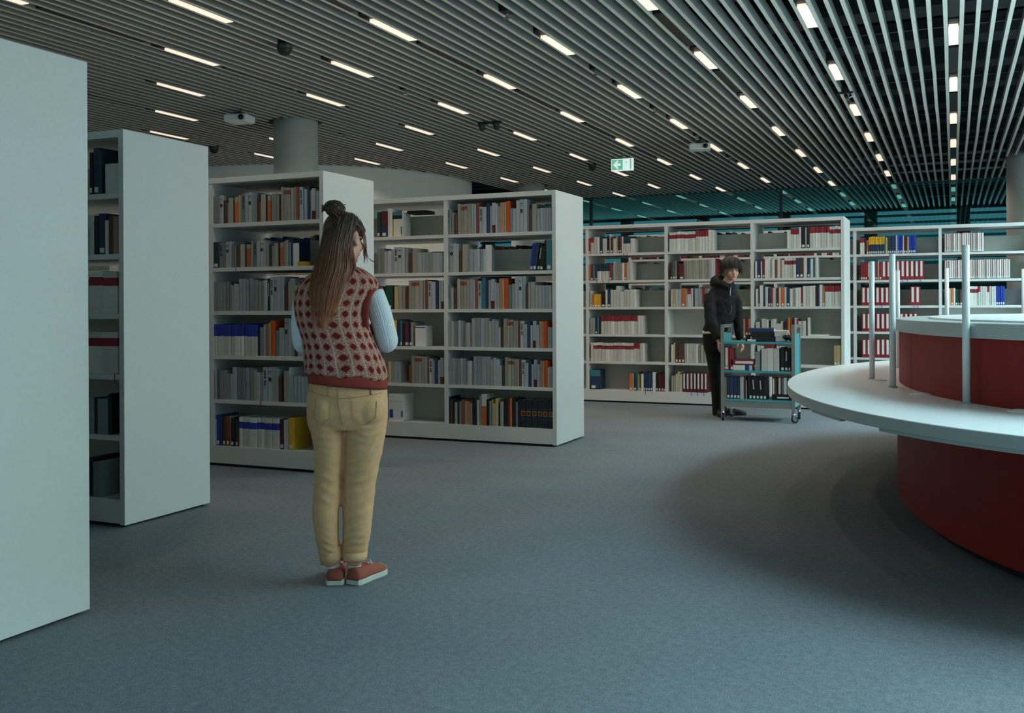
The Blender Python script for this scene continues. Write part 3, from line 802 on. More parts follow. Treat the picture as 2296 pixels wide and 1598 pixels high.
poles = [(0.06, 5.61, 0.0185, 1.535, 'tallest white pole on the desk counter, nearest the camera'), (-0.34, 6.54, 0.0185, 1.54, 'second white pole on the desk counter, at the left end of the red panel'),
         (-0.50, 7.12, 0.0175, 1.52, 'leftmost white pole on the desk counter'), (-0.05, 9.5, 0.017, 1.54, 'white pole behind the desk, between second and tallest poles'),
         (0.58, 10.05, 0.018, 1.54, 'white pole at the right frame edge behind the desk'), (-0.405, 8.55, 0.0165, 1.5, 'white pole half hidden behind the second pole on the desk')]
for (x, y, r, top, lb) in poles:
    t = tag(empty('counter_pole', (x, y, 0.7305)), lb, 'pole', 'white poles standing on the desk counter')
    MB().cyl((0, 0), r, 0.0, top - 0.7305, 24).build('tube', M['whitetube'], t, True)
    MB().cyl((0, 0), r * 1.03, top - 0.7305, top - 0.7305 + 0.006, 24, r1=r * 0.9).build('end_cap', M['whitetube'], t)
    MB().cyl((0, 0), r * 1.5, 0, 0.006, 24).build('base_collar', M['counter_edge'], t)

# ------------------------------------------------------------ book cart
CX0, CX1, CY0, CY1 = -2.262, -1.505, 10.63, 11.07
cart = tag(empty('book_cart', ((CX0 + CX1) / 2, (CY0 + CY1) / 2, 0)), 'teal three-shelf book cart on casters beside the person in black', 'cart')
hx, hy = (CX1 - CX0) / 2, (CY1 - CY0) / 2
for s in (-1, 1):
    xo = s * (hx - 0.012)
    xi0, xi1 = xo - 0.010, xo + 0.010
    b = MB()
    for ys in (-1, 1):
        y0, y1 = sorted((ys * hy, ys * (hy - 0.03)))
        b.box(xo - 0.017, xo + 0.017, y0, y1, 0.13, 1.02)
    b.box(xo - 0.017, xo + 0.017, -hy + 0.03, hy - 0.03, 0.988, 1.02)
    e = b.build('end_frame', M['steel'], cart)
    MB().box(xi0, xi1, -hy + 0.03, hy - 0.03, 0.16, 0.925).build('end_panel', M['teal'], e)
for z in (0.235, 0.537, 0.842):
    b = MB().box(-hx + 0.03, hx - 0.03, -hy + 0.004, hy - 0.004, z - 0.022, z)
    b.build('shelf', M['teal'], cart)
MB().box(-hx + 0.03, hx - 0.03, -hy + 0.006, -hy + 0.03, 0.15, 0.212).box(-hx + 0.03, hx - 0.03, hy - 0.03, hy - 0.006, 0.15, 0.212).build('lower_rail', M['steel'], cart)
for (x, y, a) in ((-hx + 0.012, -hy + 0.02, 1.9), (hx - 0.012, -hy + 0.02, 0.5), (-hx + 0.012, hy - 0.02, 0.7), (hx - 0.012, hy - 0.02, 1.7)):
    R_ = Matrix.Translation((x, y, 0)) @ Matrix.Rotation(a, 4, 'Z')
    c = MB().cyl((0, 0), 0.018, 0.085, 0.13, 12).box(-0.016, 0.016, -0.018, -0.014, 0.035, 0.09).box(-0.016, 0.016, 0.014, 0.018, 0.035, 0.09).ell((0, 0, 0.09), (0.026, 0.022, 0.014), 0, 12, 6)
    c = MB().add([R_ @ Vector(v) for v in c.v], c.f).build('caster', M['chrome'], cart)
    wv = MB()
    rg = []
    for yy, rr in ((-0.013, 0.03), (-0.011, 0.036), (0.011, 0.036), (0.013, 0.03)):
        rg.append([R_ @ Vector((0.012 + rr * math.cos(2 * PI * k / 24), yy, 0.0365 + rr * math.sin(2 * PI * k / 24))) for k in range(24)])
    wv.loft(rg).build('wheel', M['rubber'], c)
    rg = [[R_ @ Vector((0.012 + 0.016 * math.cos(2 * PI * k / 16), yy, 0.0365 + 0.016 * math.sin(2 * PI * k / 16))) for k in range(16)] for yy in (-0.0145, 0.0145)]
    MB().loft(rg).build('hub', M['steel'], c)
def cpx(p): return at(p, CY0 + 0.02)
def cart_row(px0, z, spec, place, y=CY0 + 0.03):
    p = px0; cnt = {}
    toks = [re.match(r'^(?:_([\d.]+)|([A-Za-z]+)([\d.]+)/(\.\d+)(\+?)(?:~(-?[\d.]+))?)$', t).groups() for t in spec.split()]
    tot = {}
    for g in toks:
        if g[1]: tot[g[1]] = tot.get(g[1], 0) + 1
    for g in toks:
        wpx = float(g[0] or g[2]); xa, xb = cpx(p), cpx(p + wpx); p += wpx
        if g[0]: continue
        cnt[g[1]] = cnt.get(g[1], 0) + 1
        ds = BK[g[1]][3]
        lb = ('only %s on the %s' % (ds, place)) if tot[g[1]] == 1 else '%s, %s from left, %s' % (ds, ORD[cnt[g[1]] - 1], place)
        book_object(g[1], xb - xa - 0.001, float(g[3]), 0.17, g[4] == '+', ((xa + xb) / 2, y, z + 0.0005), (0, math.radians(float(g[5] or 0)), 0), lb, 'books on the teal cart')
cart_row(1622, 0.235, "p6/.23 b7.5/.235+ b7.5/.235+ b7.5/.235+ b7.5/.235+ w4/.235 w4/.235 m5/.235 q2/.2 _5 k8/.245+~-4 kt8/.24+~-4 k8/.24+~-4 kt8/.235+~-4 k8/.235+~-4 _4", 'bottom cart shelf, left end')
cart_row(1731, 0.235 + 0.062, "w4/.16+ n5/.17 k4/.16 w5/.175+ R3/.17 t4/.175 w7/.175 t4/.17 w5/.175", 'bottom cart shelf, right end')
t = tag(empty('flat_box', (cpx(1752), CY0 + 0.12, 0.2355)), 'flat dark box lying on the bottom cart shelf at right', 'box')
MB().box(-0.105, 0.105, -0.09, 0.09, 0, 0.058).build('box_body', M['black'], t, bevel=0.006)
MB().box(-0.05, 0.07, -0.0912, -0.09, 0.018, 0.034).build('box_label', M['paper'], t)
cart_row(1622, 0.537, "RW12/.25+ _2 R8/.23+~-3", 'middle cart shelf, left end')
cart_row(1692, 0.537, "q11/.2 T3/.22 w13/.235 w14/.24 w13/.235 _3 k9/.25+ kt8/.24+ k6/.24+", 'middle cart shelf, right end')
def flat_book(code, x, y, z, L, Dp, T, lb, rz=0.0, parent_group='books lying on the teal cart'):
    """a closed book lying flat with its spine toward the camera"""
    o = book_object(code, T, L, Dp, False, (x - L / 2 * math.cos(rz), y, z + T / 2), (0, math.radians(90), 0), lb, parent_group)
    o.rotation_euler = (Matrix.Rotation(rz, 4, 'Z') @ Matrix.Rotation(math.radians(90), 4, 'Y')).to_euler()
    return o
flat_book('wB', cpx(1664), CY0 + 0.03, 0.5375, 0.20, 0.16, 0.055, 'white and blue book lying lowest on the middle cart shelf')
flat_book('RW', cpx(1664), CY0 + 0.03, 0.5935, 0.24, 0.16, 0.06, 'red book lying on another on the middle cart shelf')
xs_ = cpx(1709)
flat_book('k', xs_, CY0 + 0.06, 0.8425, 0.24, 0.17, 0.05, 'lowest black book of the pile on top of the cart')
flat_book('k', xs_ - 0.005, CY0 + 0.06, 0.8935, 0.25, 0.17, 0.045, 'middle black book of the pile on top of the cart')
flat_book('b', xs_ - 0.02, CY0 + 0.06, 0.9395, 0.26, 0.17, 0.045, 'topmost dark blue book of the pile on top of the cart')
xw = cpx(1746)
flat_book('w', xw + 0.01, CY0 + 0.06, 0.8425, 0.10, 0.15, 0.05, 'lowest of three white books beside the black pile on the cart')
flat_book('w', xw, CY0 + 0.06, 0.8935, 0.11, 0.15, 0.04, 'middle one of three white books beside the black pile on the cart')
flat_book('w', xw + 0.015, CY0 + 0.06, 0.9345, 0.13, 0.15, 0.028, 'topmost of three white books beside the black pile on the cart')
flat_book('w', cpx(1684), CY0 + 0.03, 0.8425, 0.085, 0.1, 0.022, 'small white book lying alone at the front edge of the cart top')
t = tag(empty('black_cup', (cpx(1671), CY0 + 0.16, 0.8425)), 'small black cup standing on the cart top beside the dark pile', 'cup')
MB().cyl((0, 0), 0.024, 0, 0.062, 20, r1=0.027).build('cup_body', M['black'], t, True)
MB().cyl((0, 0), 0.029, 0.062, 0.068, 20).build('cup_lid', M['rubber'], t)
bg = MB()
random.seed(3)
for k in range(9):
    bg.ell((random.uniform(-0.05, 0.05), random.uniform(-0.04, 0.04), 0.03 + random.uniform(0, 0.022)), (random.uniform(0.025, 0.04), 0.03, random.uniform(0.02, 0.03)), 0, 12, 8, Matrix.Rotation(random.uniform(0, 3), 4, 'Z'))
t = fuse(bg, 'cloth_bundle', M['black'], None, 0.006, 4)
t.location = (cpx(1764), CY0 + 0.1, 0.8445); tag(t, 'crumpled black cloth at the right end of the cart top', 'cloth')
t = tag(MB().box(-0.11, 0.11, -0.1, 0.03, 0, 0.004).build('blue_folder', bm_('B'), None, loc=(cpx(1758) - 0.08, CY0 + 0.12, 0.8422)), 'thin bright blue folder under the things on the cart top', 'folder')
t.location.y = CY0 + 0.045; t.scale = (0.9, 0.28, 1)
# loose things on the bookcases
def bookend(x, y, z, w, h, d, lb):
    t = tag(empty('bookend', (x, y, z)), lb, 'bookend', 'white bookends on the shelves')
    MB().box(-w / 2, w / 2, 0, 0.003, 0, h).build('upright_plate', M['paper'], t)
    MB().box(-w / 2, -w / 2 + 0.003, 0.003, d, 0, h).build('side_plate', M['paper'], t)
    MB().box(-w / 2, w / 2, 0.003, d, 0, 0.002).build('foot_plate', M['paper'], t)
    return t
bookend(at(662, U3 + 0.02), U3 + 0.02, SHZ[4] + .0005, 0.072, 0.172, 0.12, 'white bookend on second shelf, beside the woman\'s hair')
bookend(at(1095, U4 + 0.02), U4 + 0.03, SHZ[4] + .0005, 0.06, 0.24, 0.15, 'pale bookend on second shelf of the right bay, after grey journals')
t = tag(empty('tape_roll', (at(682, U3 + 0.06), U3 + 0.06, SHZ[4] + .0005)), 'yellow roll lying on second shelf, partly behind the woman\'s hair', 'roll')
MB().cyl((0, 0), 0.05, 0, 0.032, 24).build('roll_body', bm_('y'), t)
MB().cyl((0, 0), 0.035, 0.032, 0.0325, 24).build('roll_core', M['paper'], t)
def box_thing(name, x0, x1, y, z, h, d, m, lb, cat, bands=()):
    t = tag(empty(name, ((x0 + x1) / 2, y, z + .0005)), lb, cat)
    w = (x1 - x0) / 2
    MB().box(-w, w, 0, d, 0, h).build('case_body', m, t, bevel=0.002)
    for (a, b_, p, q, mm) in bands:
        MB().box(-w + 2 * w * a, -w + 2 * w * b_, -0.0012, 0, h * p, h * q).build('case_print', mm, t)
    return t
box_thing('magazine_file', at(868, U4), at(877, U4), U4 + 0.02, SHZ[5], 0.265, 0.2, M['paper'], 'white file box edge on top shelf, left bay of the two-bay bookcase', 'file box')
box_thing('display_book', at(877.5, U4), at(899, U4), U4 + 0.03, SHZ[5], 0.23, 0.16, M['paper'], 'white book with blue, black and yellow cover facing out, top shelf', 'book',
          ((0, 1, 0.86, 1, bm_('t')), (0, 1, 0.72, 0.86, M['black']), (0.86, 1, 0.1, 0.4, bm_('t')), (0.86, 1, 0, 0.1, bm_('y')), (0, 0.12, 0, 0.72, bm_('y'))))
t = tag(empty('open_folder', (at(925, U4), U4 + 0.08, SHZ[5] + 0.213)), 'dark folder lying over the back panel on the top shelf', 'folder')
MB().box(-0.1, 0.1, 0, 0.18, 0.0, 0.03).build('folder_cover', M['black'], t)
box_thing('rolled_magazine', at(928, U4), at(951, U4), U4 + 0.02, SHZ[2], 0.19, 0.14, M['paper'], 'white file box with blue band after coloured books, left bay, fourth shelf', 'file box', ((0, 1, 0.9, 0.95, bm_('B')),))
box_thing('file_box', at(868, U4), at(900, U4), U4 + 0.02, SHZ[0], 0.255, 0.2, M['paper'], 'white file box alone on bottom shelf of the left bay', 'file box',
          ((0.06, 0.3, 0.12, 0.42, bm_('B')), (0.86, 1, 0.15, 0.38, bm_('t')), (0, 1, 0.72, 0.735, M['counter_edge'])))
box_thing('blue_box', at(1322, U5), at(1344, U5), U5 + 0.02, SHZ[0], 0.25, 0.2, bm_('b'), 'blue box alone at left end of the bottom shelf behind the cart', 'box',
          ((0, 1, 0.67, 1, bm_('t')), (0.12, 0.52, 0.06, 0.2, M['paper'])))
box_thing('grey_folder', at(231, U2), at(264, U2), U2 + 0.02, SHZ[5], 0.17, 0.2, M['laminate_grey'], 'pale grey folder facing out on the top shelf between the left end panels', 'folder')
t = box_thing('open_book', at(1800, U5), at(1858, U5), U5 + 0.05, SHZ[2], 0.012, 0.2, M['paper'], 'thin white booklet lying flat on the fourth shelf behind the cart', 'booklet')
# coloured ribbon bookmarks hanging out of books
RB = [(530, U3, 4, 't', 'teal'), (584, U3, 1, 'R', 'red'), (258, U2, 2, 'R', 'red'), (1399, U5, 5, 'R', 'red'), (1407, U5, 5, 'R', 'red'), (1339, U5, 4, 'R', 'red'), (1352, U5, 4, 'R', 'red'), (1365, U5, 4, 'R', 'red'),
      (1446, U5, 0, 'b', 'navy'), (1459, U5, 0, 'w', 'white'), (1549, U5, 0, 'B', 'blue'), (1563, U5, 0, 'B', 'blue'), (1577, U5, 0, 'B', 'blue'),
      (2024, U6, 4, 'B', 'blue'), (2035, U6, 4, 'B', 'blue'), (2064, U6, 4, 'B', 'blue'), (2049, U6, 3, 'B', 'blue'), (2058, U6, 3, 'B', 'blue'), (1977, U6, 3, 'B', 'blue')]
for i, (px, yf, s, c, cn) in enumerate(RB):
    o = MB().tube([(0, 0.03, 0.002), (0, -0.006, 0.003), (0.001, -0.008, -0.015), (0.004, -0.008, -0.045)], 0.0035, 6, flat=0.35).build('ribbon_bookmark', bm_(c), None, loc=(at(px, yf), yf, SHZ[s] + 0.001))
    wh = {U3: 'bookcase before the woman', U2: 'narrow bay at left', U5: 'bookcase behind the cart', U6: 'bookcase behind the poles'}[yf]
    same = [r for r in RB if r[1] == yf and r[2] == s and r[3] == c]
    nth = sorted(r[0] for r in same).index(px)
    tag(o, ('%s ribbon hanging over the %s shelf edge, %s' % (cn, SN[s], wh)) if len(same) == 1 else '%s ribbon, %s shelf, %s from left, %s' % (cn, SN[s], ORD[nth], wh), 'ribbon', 'ribbon bookmarks')
# ------------------------------------------------------------ people
M['skin'] = mat('skin', (214, 160, 138), 0.55, 0.05, 25)
M['lip'] = mat('lips', (168, 92, 84), 0.5, 0.04)
M['eyewhite'] = mat('eye_white', (215, 210, 205), 0.3, 0.02)
M['iris'] = mat('iris_dark', (40, 30, 26), 0.3, 0.02)
M['chino'] = mat('beige_chino', (214, 166, 122), 0.85, 0.06, 30, 0.12, 220)
M['stitch'] = mat('beige_stitch', (186, 150, 108), 0.9, 0.05)
M['shirt'] = mat('white_rib_knit', (222, 224, 228), 0.8, 0.02, 30)
M['vest_red'] = mat('rust_rib_knit', (142, 52, 42), 0.9, 0.1, 120, 0.3, 400)
M['canvas'] = mat('rust_canvas', (152, 78, 60), 0.85, 0.08, 90, 0.15, 600)
M['sole'] = mat('offwhite_rubber', (196, 196, 182), 0.6, 0.04)
M['sock'] = mat('white_sock', (206, 208, 212), 0.9, 0.03, 60, 0.2, 300)
M['hoodie'] = mat('black_fleece', (10, 10, 15), 0.85, 0.15, 12, 0.25, 60)
M['jeans'] = mat('black_denim', (10, 10, 13), 0.9, 0.15, 20, 0.2, 80)
M['shoeblack'] = mat('black_shoe', (12, 12, 13), 0.5, 0.1)
def hair_mat(name, c0, c1, z0, z1, top=None):
    m, nt, b = new_mat(name)
    co = nt.nodes.new('ShaderNodeTexCoord'); sx = nt.nodes.new('ShaderNodeSeparateXYZ')
    nt.links.new(co.outputs['Object'], sx.inputs[0])
    mr = nt.nodes.new('ShaderNodeMapRange'); mr.inputs[1].default_value = z0; mr.inputs[2].default_value = z1
    nt.links.new(sx.outputs[2], mr.inputs[0])
    mp = nt.nodes.new('ShaderNodeMapping'); mp.inputs['Scale'].default_value = (120, 120, 5)
    nt.links.new(co.outputs['Object'], mp.inputs[0])
    nz = N(nt, 'ShaderNodeTexNoise', Scale=1.0, Detail=3.0); nt.links.new(mp.outputs[0], nz.inputs['Vector'])
    ad = N(nt, 'ShaderNodeMath', op='MULTIPLY_ADD'); ad.inputs[1].default_value = 0.9; ad.inputs[2].default_value = -0.45
    nt.links.new(nz.outputs[0], ad.inputs[0])
    a2 = N(nt, 'ShaderNodeMath', op='ADD'); nt.links.new(ad.outputs[0], a2.inputs[0]); nt.links.new(mr.outputs[0], a2.inputs[1])
    rp = nt.nodes.new('ShaderNodeValToRGB')
    rp.color_ramp.elements[0].color = lin(c1) + (1,); rp.color_ramp.elements[1].color = lin(c0) + (1,)
    nt.links.new(a2.outputs[0], rp.inputs[0]); nt.links.new(rp.outputs[0], b.inputs['Base Color'])
    b.inputs['Roughness'].default_value = 0.42
    b.inputs['Specular IOR Level'].default_value = 0.6
    return m
def vest_mat():
    m, nt, b = new_mat('argyle_knit')
    uv = nt.nodes.new('ShaderNodeUVMap'); sx = nt.nodes.new('ShaderNodeSeparateXYZ')
    nt.links.new(uv.outputs[0], sx.inputs[0])
    def mth(op, a, b_=None, c=None):
        n = nt.nodes.new('ShaderNodeMath'); n.operation = op
        for i, v in enumerate((a, b_, c)):
            if v is None: continue
            if isinstance(v, (int, float)): n.inputs[i].default_value = v
            else: nt.links.new(v, n.inputs[i])
        return n.outputs[0]
    nz = N(nt, 'ShaderNodeTexNoise', Scale=160.0, Detail=2.0); nt.links.new(uv.outputs[0], nz.inputs['Vector'])
    nzc = mth('SUBTRACT', nz.outputs[0], 0.5)
    fu = mth('ABSOLUTE', mth('SUBTRACT', mth('FRACT', mth('DIVIDE', sx.outputs[0], 0.0462)), 0.5))
    fv = mth('ABSOLUTE', mth('SUBTRACT', mth('FRACT', mth('DIVIDE', sx.outputs[1], 0.0475)), 0.5))
    dia = mth('ADD', mth('ADD', mth('MULTIPLY', mth('ADD', fu, mth('MULTIPLY', fv, 0.95)), 0.62), mth('MULTIPLY', mth('SQRT', mth('ADD', mth('MULTIPLY', fu, fu), mth('MULTIPLY', fv, fv))), 0.38)), mth('MULTIPLY', nzc, 0.2))
    isd = mth('LESS_THAN', dia, 0.295)
    line = mth('GREATER_THAN', mth('ADD', fu, mth('MULTIPLY', nzc, 0.12)), 0.445)
    mot = mth('GREATER_THAN', nz.outputs[0], 0.52)
    halo = mth('LESS_THAN', dia, 0.40)
    def mixc(f, a, b_):
        n = nt.nodes.new('ShaderNodeMix'); n.data_type = 'RGBA'
        nt.links.new(f, n.inputs['Factor'])
        for k, v in (('A', a), ('B', b_)):
            s = [i for i in n.inputs if i.name == k and i.type == 'RGBA'][0]
            if isinstance(v, tuple): s.default_value = lin(v) + (1,)
            else: nt.links.new(v, s)
        return [o for o in n.outputs if o.type == 'RGBA'][0]
    c0 = mixc(mot, (156, 104, 94), (196, 156, 138))
    c1 = mixc(line, c0, (196, 166, 138))
    c1b = mixc(mth('MULTIPLY', halo, mot), c1, (146, 88, 78))
    c2 = mixc(isd, c1b, (112, 34, 32))
    nt.links.new(c2, b.inputs['Base Color'])
    b.inputs['Roughness'].default_value = 0.95; b.inputs['Specular IOR Level'].default_value = 0.15
    bp = N(nt, 'ShaderNodeBump', Strength=0.6, Distance=0.003)
    nt.links.new(nz.outputs[0], bp.inputs['Height']); nt.links.new(bp.outputs[0], b.inputs['Normal'])
    return m
M['vest'] = vest_mat()
def rib_shirt():
    m, nt, b = new_mat('rib_knit_sleeve')
    uv = nt.nodes.new('ShaderNodeUVMap')
    wv = nt.nodes.new('ShaderNodeTexWave'); wv.inputs['Scale'].default_value = 38.0; wv.bands_direction = 'X'
    nt.links.new(uv.outputs[0], wv.inputs['Vector'])
    b.inputs['Base Color'].default_value = lin((222, 224, 230)) + (1,)
    b.inputs['Roughness'].default_value = 0.85
    bp = N(nt, 'ShaderNodeBump', Strength=0.35, Distance=0.003)
    nt.links.new(wv.outputs[1], bp.inputs['Height']); nt.links.new(bp.outputs[0], b.inputs['Normal'])
    return m
M['ribknit'] = rib_shirt()

def sring(cx_, cy_, z, rx, ry, n=32, e=1.0, tilt=0.0):
    out = []
    for k in range(n):
        t = PI / 2 + 2 * PI * k / n
        c_, s_ = math.cos(t), math.sin(t)
        x = math.copysign(abs(c_) ** e, c_) * rx; y = math.copysign(abs(s_) ** e, s_) * ry
        out.append((cx_ + x, cy_ + y, z + tilt * x))
    return out
def uv_loft(name, rings, m, parent, ulen, vs_, smooth=True, subsurf=1):
    """lofted tube with a knit coordinate: u around, v along"""
    n = len(rings[0]); mb = MB().loft(rings, 0, caps=True)
    me = mb.mesh(name, m, smooth)
    uvl = me.uv_layers.new(name='UVMap')
    for p in me.polygons:
        ids = list(p.vertices)
        ks = [i % n for i in ids]
        wrap = (max(ks) - min(ks)) > n / 2
        for li, vi in zip(p.loop_indices, ids):
            k = vi % n; r = vi // n
            kk = k + n if (wrap and k < n / 2) else k
            uvl.data[li].uv = (kk / n * ulen, vs_[r])
    o = link_mesh(name, me, parent)
    if subsurf:
        md = o.modifiers.new('sub', 'SUBSURF'); md.levels = subsurf; md.render_levels = subsurf
    return o
def limb_rings(pts, rads, n=20, flat=1.0):
    mb = MB().tube(pts, rads, n, flat=flat)
    return [[Vector(v) for v in mb.v[i * n:(i + 1) * n]] for i in range(len(pts))]
def smooth_path(pts, rads, k=4):
    """Catmull-Rom through the joints"""
    P_, R_ = [Vector(p) for p in pts], list(rads)
    op, orr = [], []
    for i in range(len(P_) - 1):
        p0, p1, p2, p3 = P_[max(i - 1, 0)], P_[i], P_[i + 1], P_[min(i + 2, len(P_) - 1)]
        for j in range(k):
            t = j / k
            op.append(0.5 * ((2 * p1) + (p2 - p0) * t + (2 * p0 - 5 * p1 + 4 * p2 - p3) * t * t + (3 * p1 - p0 - 3 * p2 + p3) * t ** 3))
            orr.append(R_[i] * (1 - t) + R_[i + 1] * t)
    op.append(P_[-1]); orr.append(R_[-1])
    return op, orr
def head_shape(mb, c, phi, s=1.0):
    Mh = Matrix.Translation(c) @ Matrix.Rotation(phi, 4, 'Z') @ Matrix.Scale(s, 4)
    def E(p, r): 
        e = MB().ell(p, r, 0, 20, 14); mb.add([Mh @ Vector(v) for v in e.v], e.f)
    E((0, .012, .028), (.074, .093, .084)); E((0, -.025, -.035), (.062, .062, .066)); E((0, -.04, -.07), (.045, .045, .04)); E((0, -.074, -.098), (.021, .02, .017))
    E((-.035, -.06, -.035), (.025, .025, .028)); E((.035, -.06, -.035), (.025, .025, .028)); E((0, -.078, .02), (.05, .018, .014)); E((0, -.084, -.068), (.026, .014, .014))
    t = MB().tube([(0, -.084, .012), (0, -.1, -.018), (0, -.113, -.036), (0, -.095, -.047)], [.009, .011, .014, .01], 10); mb.add([Mh @ Vector(v) for v in t.v], t.f)
    for q in (-1, 1):
        E((q * .075, .012, -.008), (.009, .02, .031)); E((q * .078, .018, .006), (.009, .015, .017)); E((q * .073, .004, -.03), (.008, .011, .012))
    return Mh
def face_parts(Mh, parent, hairm):
    for q in (-1, 1):
        e = MB().ell((q * .031, -.0775, -.002), (.0135, .009, .0075), 0, 14, 8); e = MB().add([Mh @ Vector(v) for v in e.v], e.f).build('eye', M['eyewhite'], parent, True)
        i = MB().ell((q * .031, -.085, -.002), (.0062, .0035, .0062), 0, 12, 8); MB().add([Mh @ Vector(v) for v in i.v], i.f).build('iris', M['iris'], e, True)
        b = MB().tube([(q * .014, -.094, .02), (q * .032, -.094, .026), (q * .05, -.08, .02)], [.003, .004, .002], 8); MB().add([Mh @ Vector(v) for v in b.v], b.f).build('eyebrow', hairm, parent, True)
    l = MB().ell((0, -.0965, -.066), (.021, .006, .0042), 0, 14, 8).ell((0, -.0955, -.073), (.019, .006, .0048), 0, 14, 8)
    MB().add([Mh @ Vector(v) for v in l.v], l.f).build('lips', M['lip'], parent, True)
def hand_shape(mb, wrist, d, nrm, thumb_side, s=1.0, curl=0.5):
    """palm, four unequal bent fingers and a thumb; d = toward the fingers, nrm = back of hand"""
    d = Vector(d).normalized(); nrm = Vector(nrm); nrm = (nrm - d * nrm.dot(d)).normalized(); sd = d.cross(nrm) * thumb_side
    w = Vector(wrist)
    mb.tube([w - d * .03 * s, w, w + d * .035 * s, w + d * .085 * s], [.024 * s, .025 * s, .036 * s, .038 * s], 14, flat=0.45 if True else 1)
    for i, (o, L) in enumerate(((.028, .072), (.010, .080), (-.009, .074), (-.027, .058))):
        p = w + d * .078 * s + sd * o * s
        a = 0.0; pts = [p - d * .02 * s, p]
        for j, f in enumerate((.45, .32, .23)):
            a += curl * (0.6 if j == 0 else 0.9)
            p = p + (d * math.cos(a) - nrm * math.sin(a)) * (L * f * s)
            pts.append(p)
        mb.tube(pts, [.0095 * s, .0095 * s, .0088 * s, .008 * s, .006 * s], 10)
    p = w + d * .02 * s + sd * .028 * s
    q = (d * .6 + sd * .75 - nrm * .3).normalized()
    mb.tube([p - sd * .012 * s, p + q * .025 * s, p + q * .045 * s + d * .008 * s, p + q * .052 * s + d * .03 * s], [.013 * s, .0115 * s, .010 * s, .007 * s], 10)
def strands(name, lines, rad, m, parent):
    cu = bpy.data.curves.new(name, 'CURVE'); cu.dimensions = '3D'; cu.bevel_depth = rad; cu.bevel_resolution = 0; cu.resolution_u = 3
    for ln in lines:
        sp = cu.splines.new('NURBS'); sp.points.add(len(ln) - 1); sp.order_u = 3; sp.use_endpoint_u = True
        for i, p in enumerate(ln):
            sp.points[i].co = (p[0], p[1], p[2], 1); sp.points[i].radius = 1.0 - 0.6 * (i / (len(ln) - 1)) ** 2
    cu.materials.append(m)
    tmp = bpy.data.objects.new(name + '_tmp', cu); COL.objects.link(tmp)
    me = bpy.data.meshes.new_from_object(tmp.evaluated_get(bpy.context.evaluated_depsgraph_get()))
    bpy.data.objects.remove(tmp); bpy.data.curves.remove(cu)
    me.name = name
    for p in me.polygons: p.use_smooth = True
    return tag(link_mesh(name, me, parent), kind='stuff')
def shoe(parent, heel, ang, L, m_up, m_sole, lace=True, Wd=0.047):
    R_ = Matrix.Translation(heel) @ Matrix.Rotation(ang, 4, 'Z')      # toe along +y
    prof = [(0, .030), (.015, .037), (.06, .040), (.11, .038), (.16, .044), (.2, .046), (.23, .040), (.248, .027), (.256, .012)]
    k = L / .256; kw = Wd / .046
    def outline(g=0.0):
        r = [((w * kw + g), t * k) for t, w in prof]; l = [(-(w * kw + g), t * k) for t, w in reversed(prof)]
        return r + l
    sl = MB().prism(outline(0.003), 0.0, 0.026, 0, R_); s = sl.build('shoe_sole', m_sole, parent, bevel=0.004)
    hts = [.070, .078, .074, .076, .066, .056, .046, .038, .030]
    rings = []
    for (t, w), h in zip(prof, hts):
        rg = []
        for q in range(17):
            a = PI * q / 16
            rg.append(R_ @ Vector((w * kw * math.copysign(abs(math.cos(a)) ** 0.55, math.cos(a)), t * k, 0.022 + (h - 0.022) * math.sin(a) ** 0.8)))
        rings.append(rg)
    up = MB().loft(rings, 0, True)
    o = up.build('shoe_upper', m_up, parent, True)
    if lace:
        lc = MB()
        for j in range(5):
            t = (.115 + j * .024) * k; h = .0765 - j * .008
            lc.tube([R_ @ Vector((-.026, t, h - .012)), R_ @ Vector((0, t + .004, h + .002)), R_ @ Vector((.026, t, h - .012))], .0035, 8)
        lc.tube([R_ @ Vector((.004, .112 * k, .082)), R_ @ Vector((.03, .105 * k, .092)), R_ @ Vector((.034, .112 * k, .074))], .0035, 8)
        lc.tube([R_ @ Vector((-.004, .112 * k, .082)), R_ @ Vector((-.028, .108 * k, .09)), R_ @ Vector((-.032, .116 * k, .074))], .0035, 8)
        lc.build('shoelace', M['sock'], o, True)
        tc = MB().loft([[R_ @ Vector((w * kw * 1.01 * math.cos(PI * q / 12), t * k + .003, 0.024 + (h - 0.02) * math.sin(PI * q / 12))) for q in range(13)] for (t, w), h in list(zip(prof, hts))[6:]])
        tc.build('toe_cap', m_sole, o, True)
    return R_

# ---- the woman -----------------------------------------------------------
WX, WY = -2.50, 3.775
wom = tag(empty('person', (WX, WY, 0), AZ + math.atan((1148 - 765) / FPX)), 'person with long brown hair in bun, patterned knit vest and beige trousers, seen from behind', 'person')
K_ = 0.00199
def wx(p): return (p - 765) * K_
def wz(p): return EYE - (p - 683.7) * K_
HC = Vector((wx(772), 0.035, wz(532)))
hw = hair_mat('brown_hair_long', (74, 54, 44), (184, 110, 68), wz(720), wz(500))
sk = MB()
Mh = head_shape(sk, HC, math.radians(145))
sk.tube([(wx(762), -.01, wz(640)), (wx(764), .0, wz(600)), (wx(770), .02, wz(560))], [.062, .052, .052], 16)
tor = []
for py, l, r, ry, cy in ((625, 690, 832, .065, 0), (650, 676, 838, .085, 0), (700, 680, 815, .10, .0), (760, 695, 822, .095, .0), (810, 700, 838, .10, .0), (860, 706, 850, .105, .0), (900, 700, 852, .105, 0), (950, 702, 852, .1, 0)):
    tor.append(sring(wx((l + r) / 2), cy, wz(py), (r - l) / 2 * K_, ry))
sk.loft(tor)
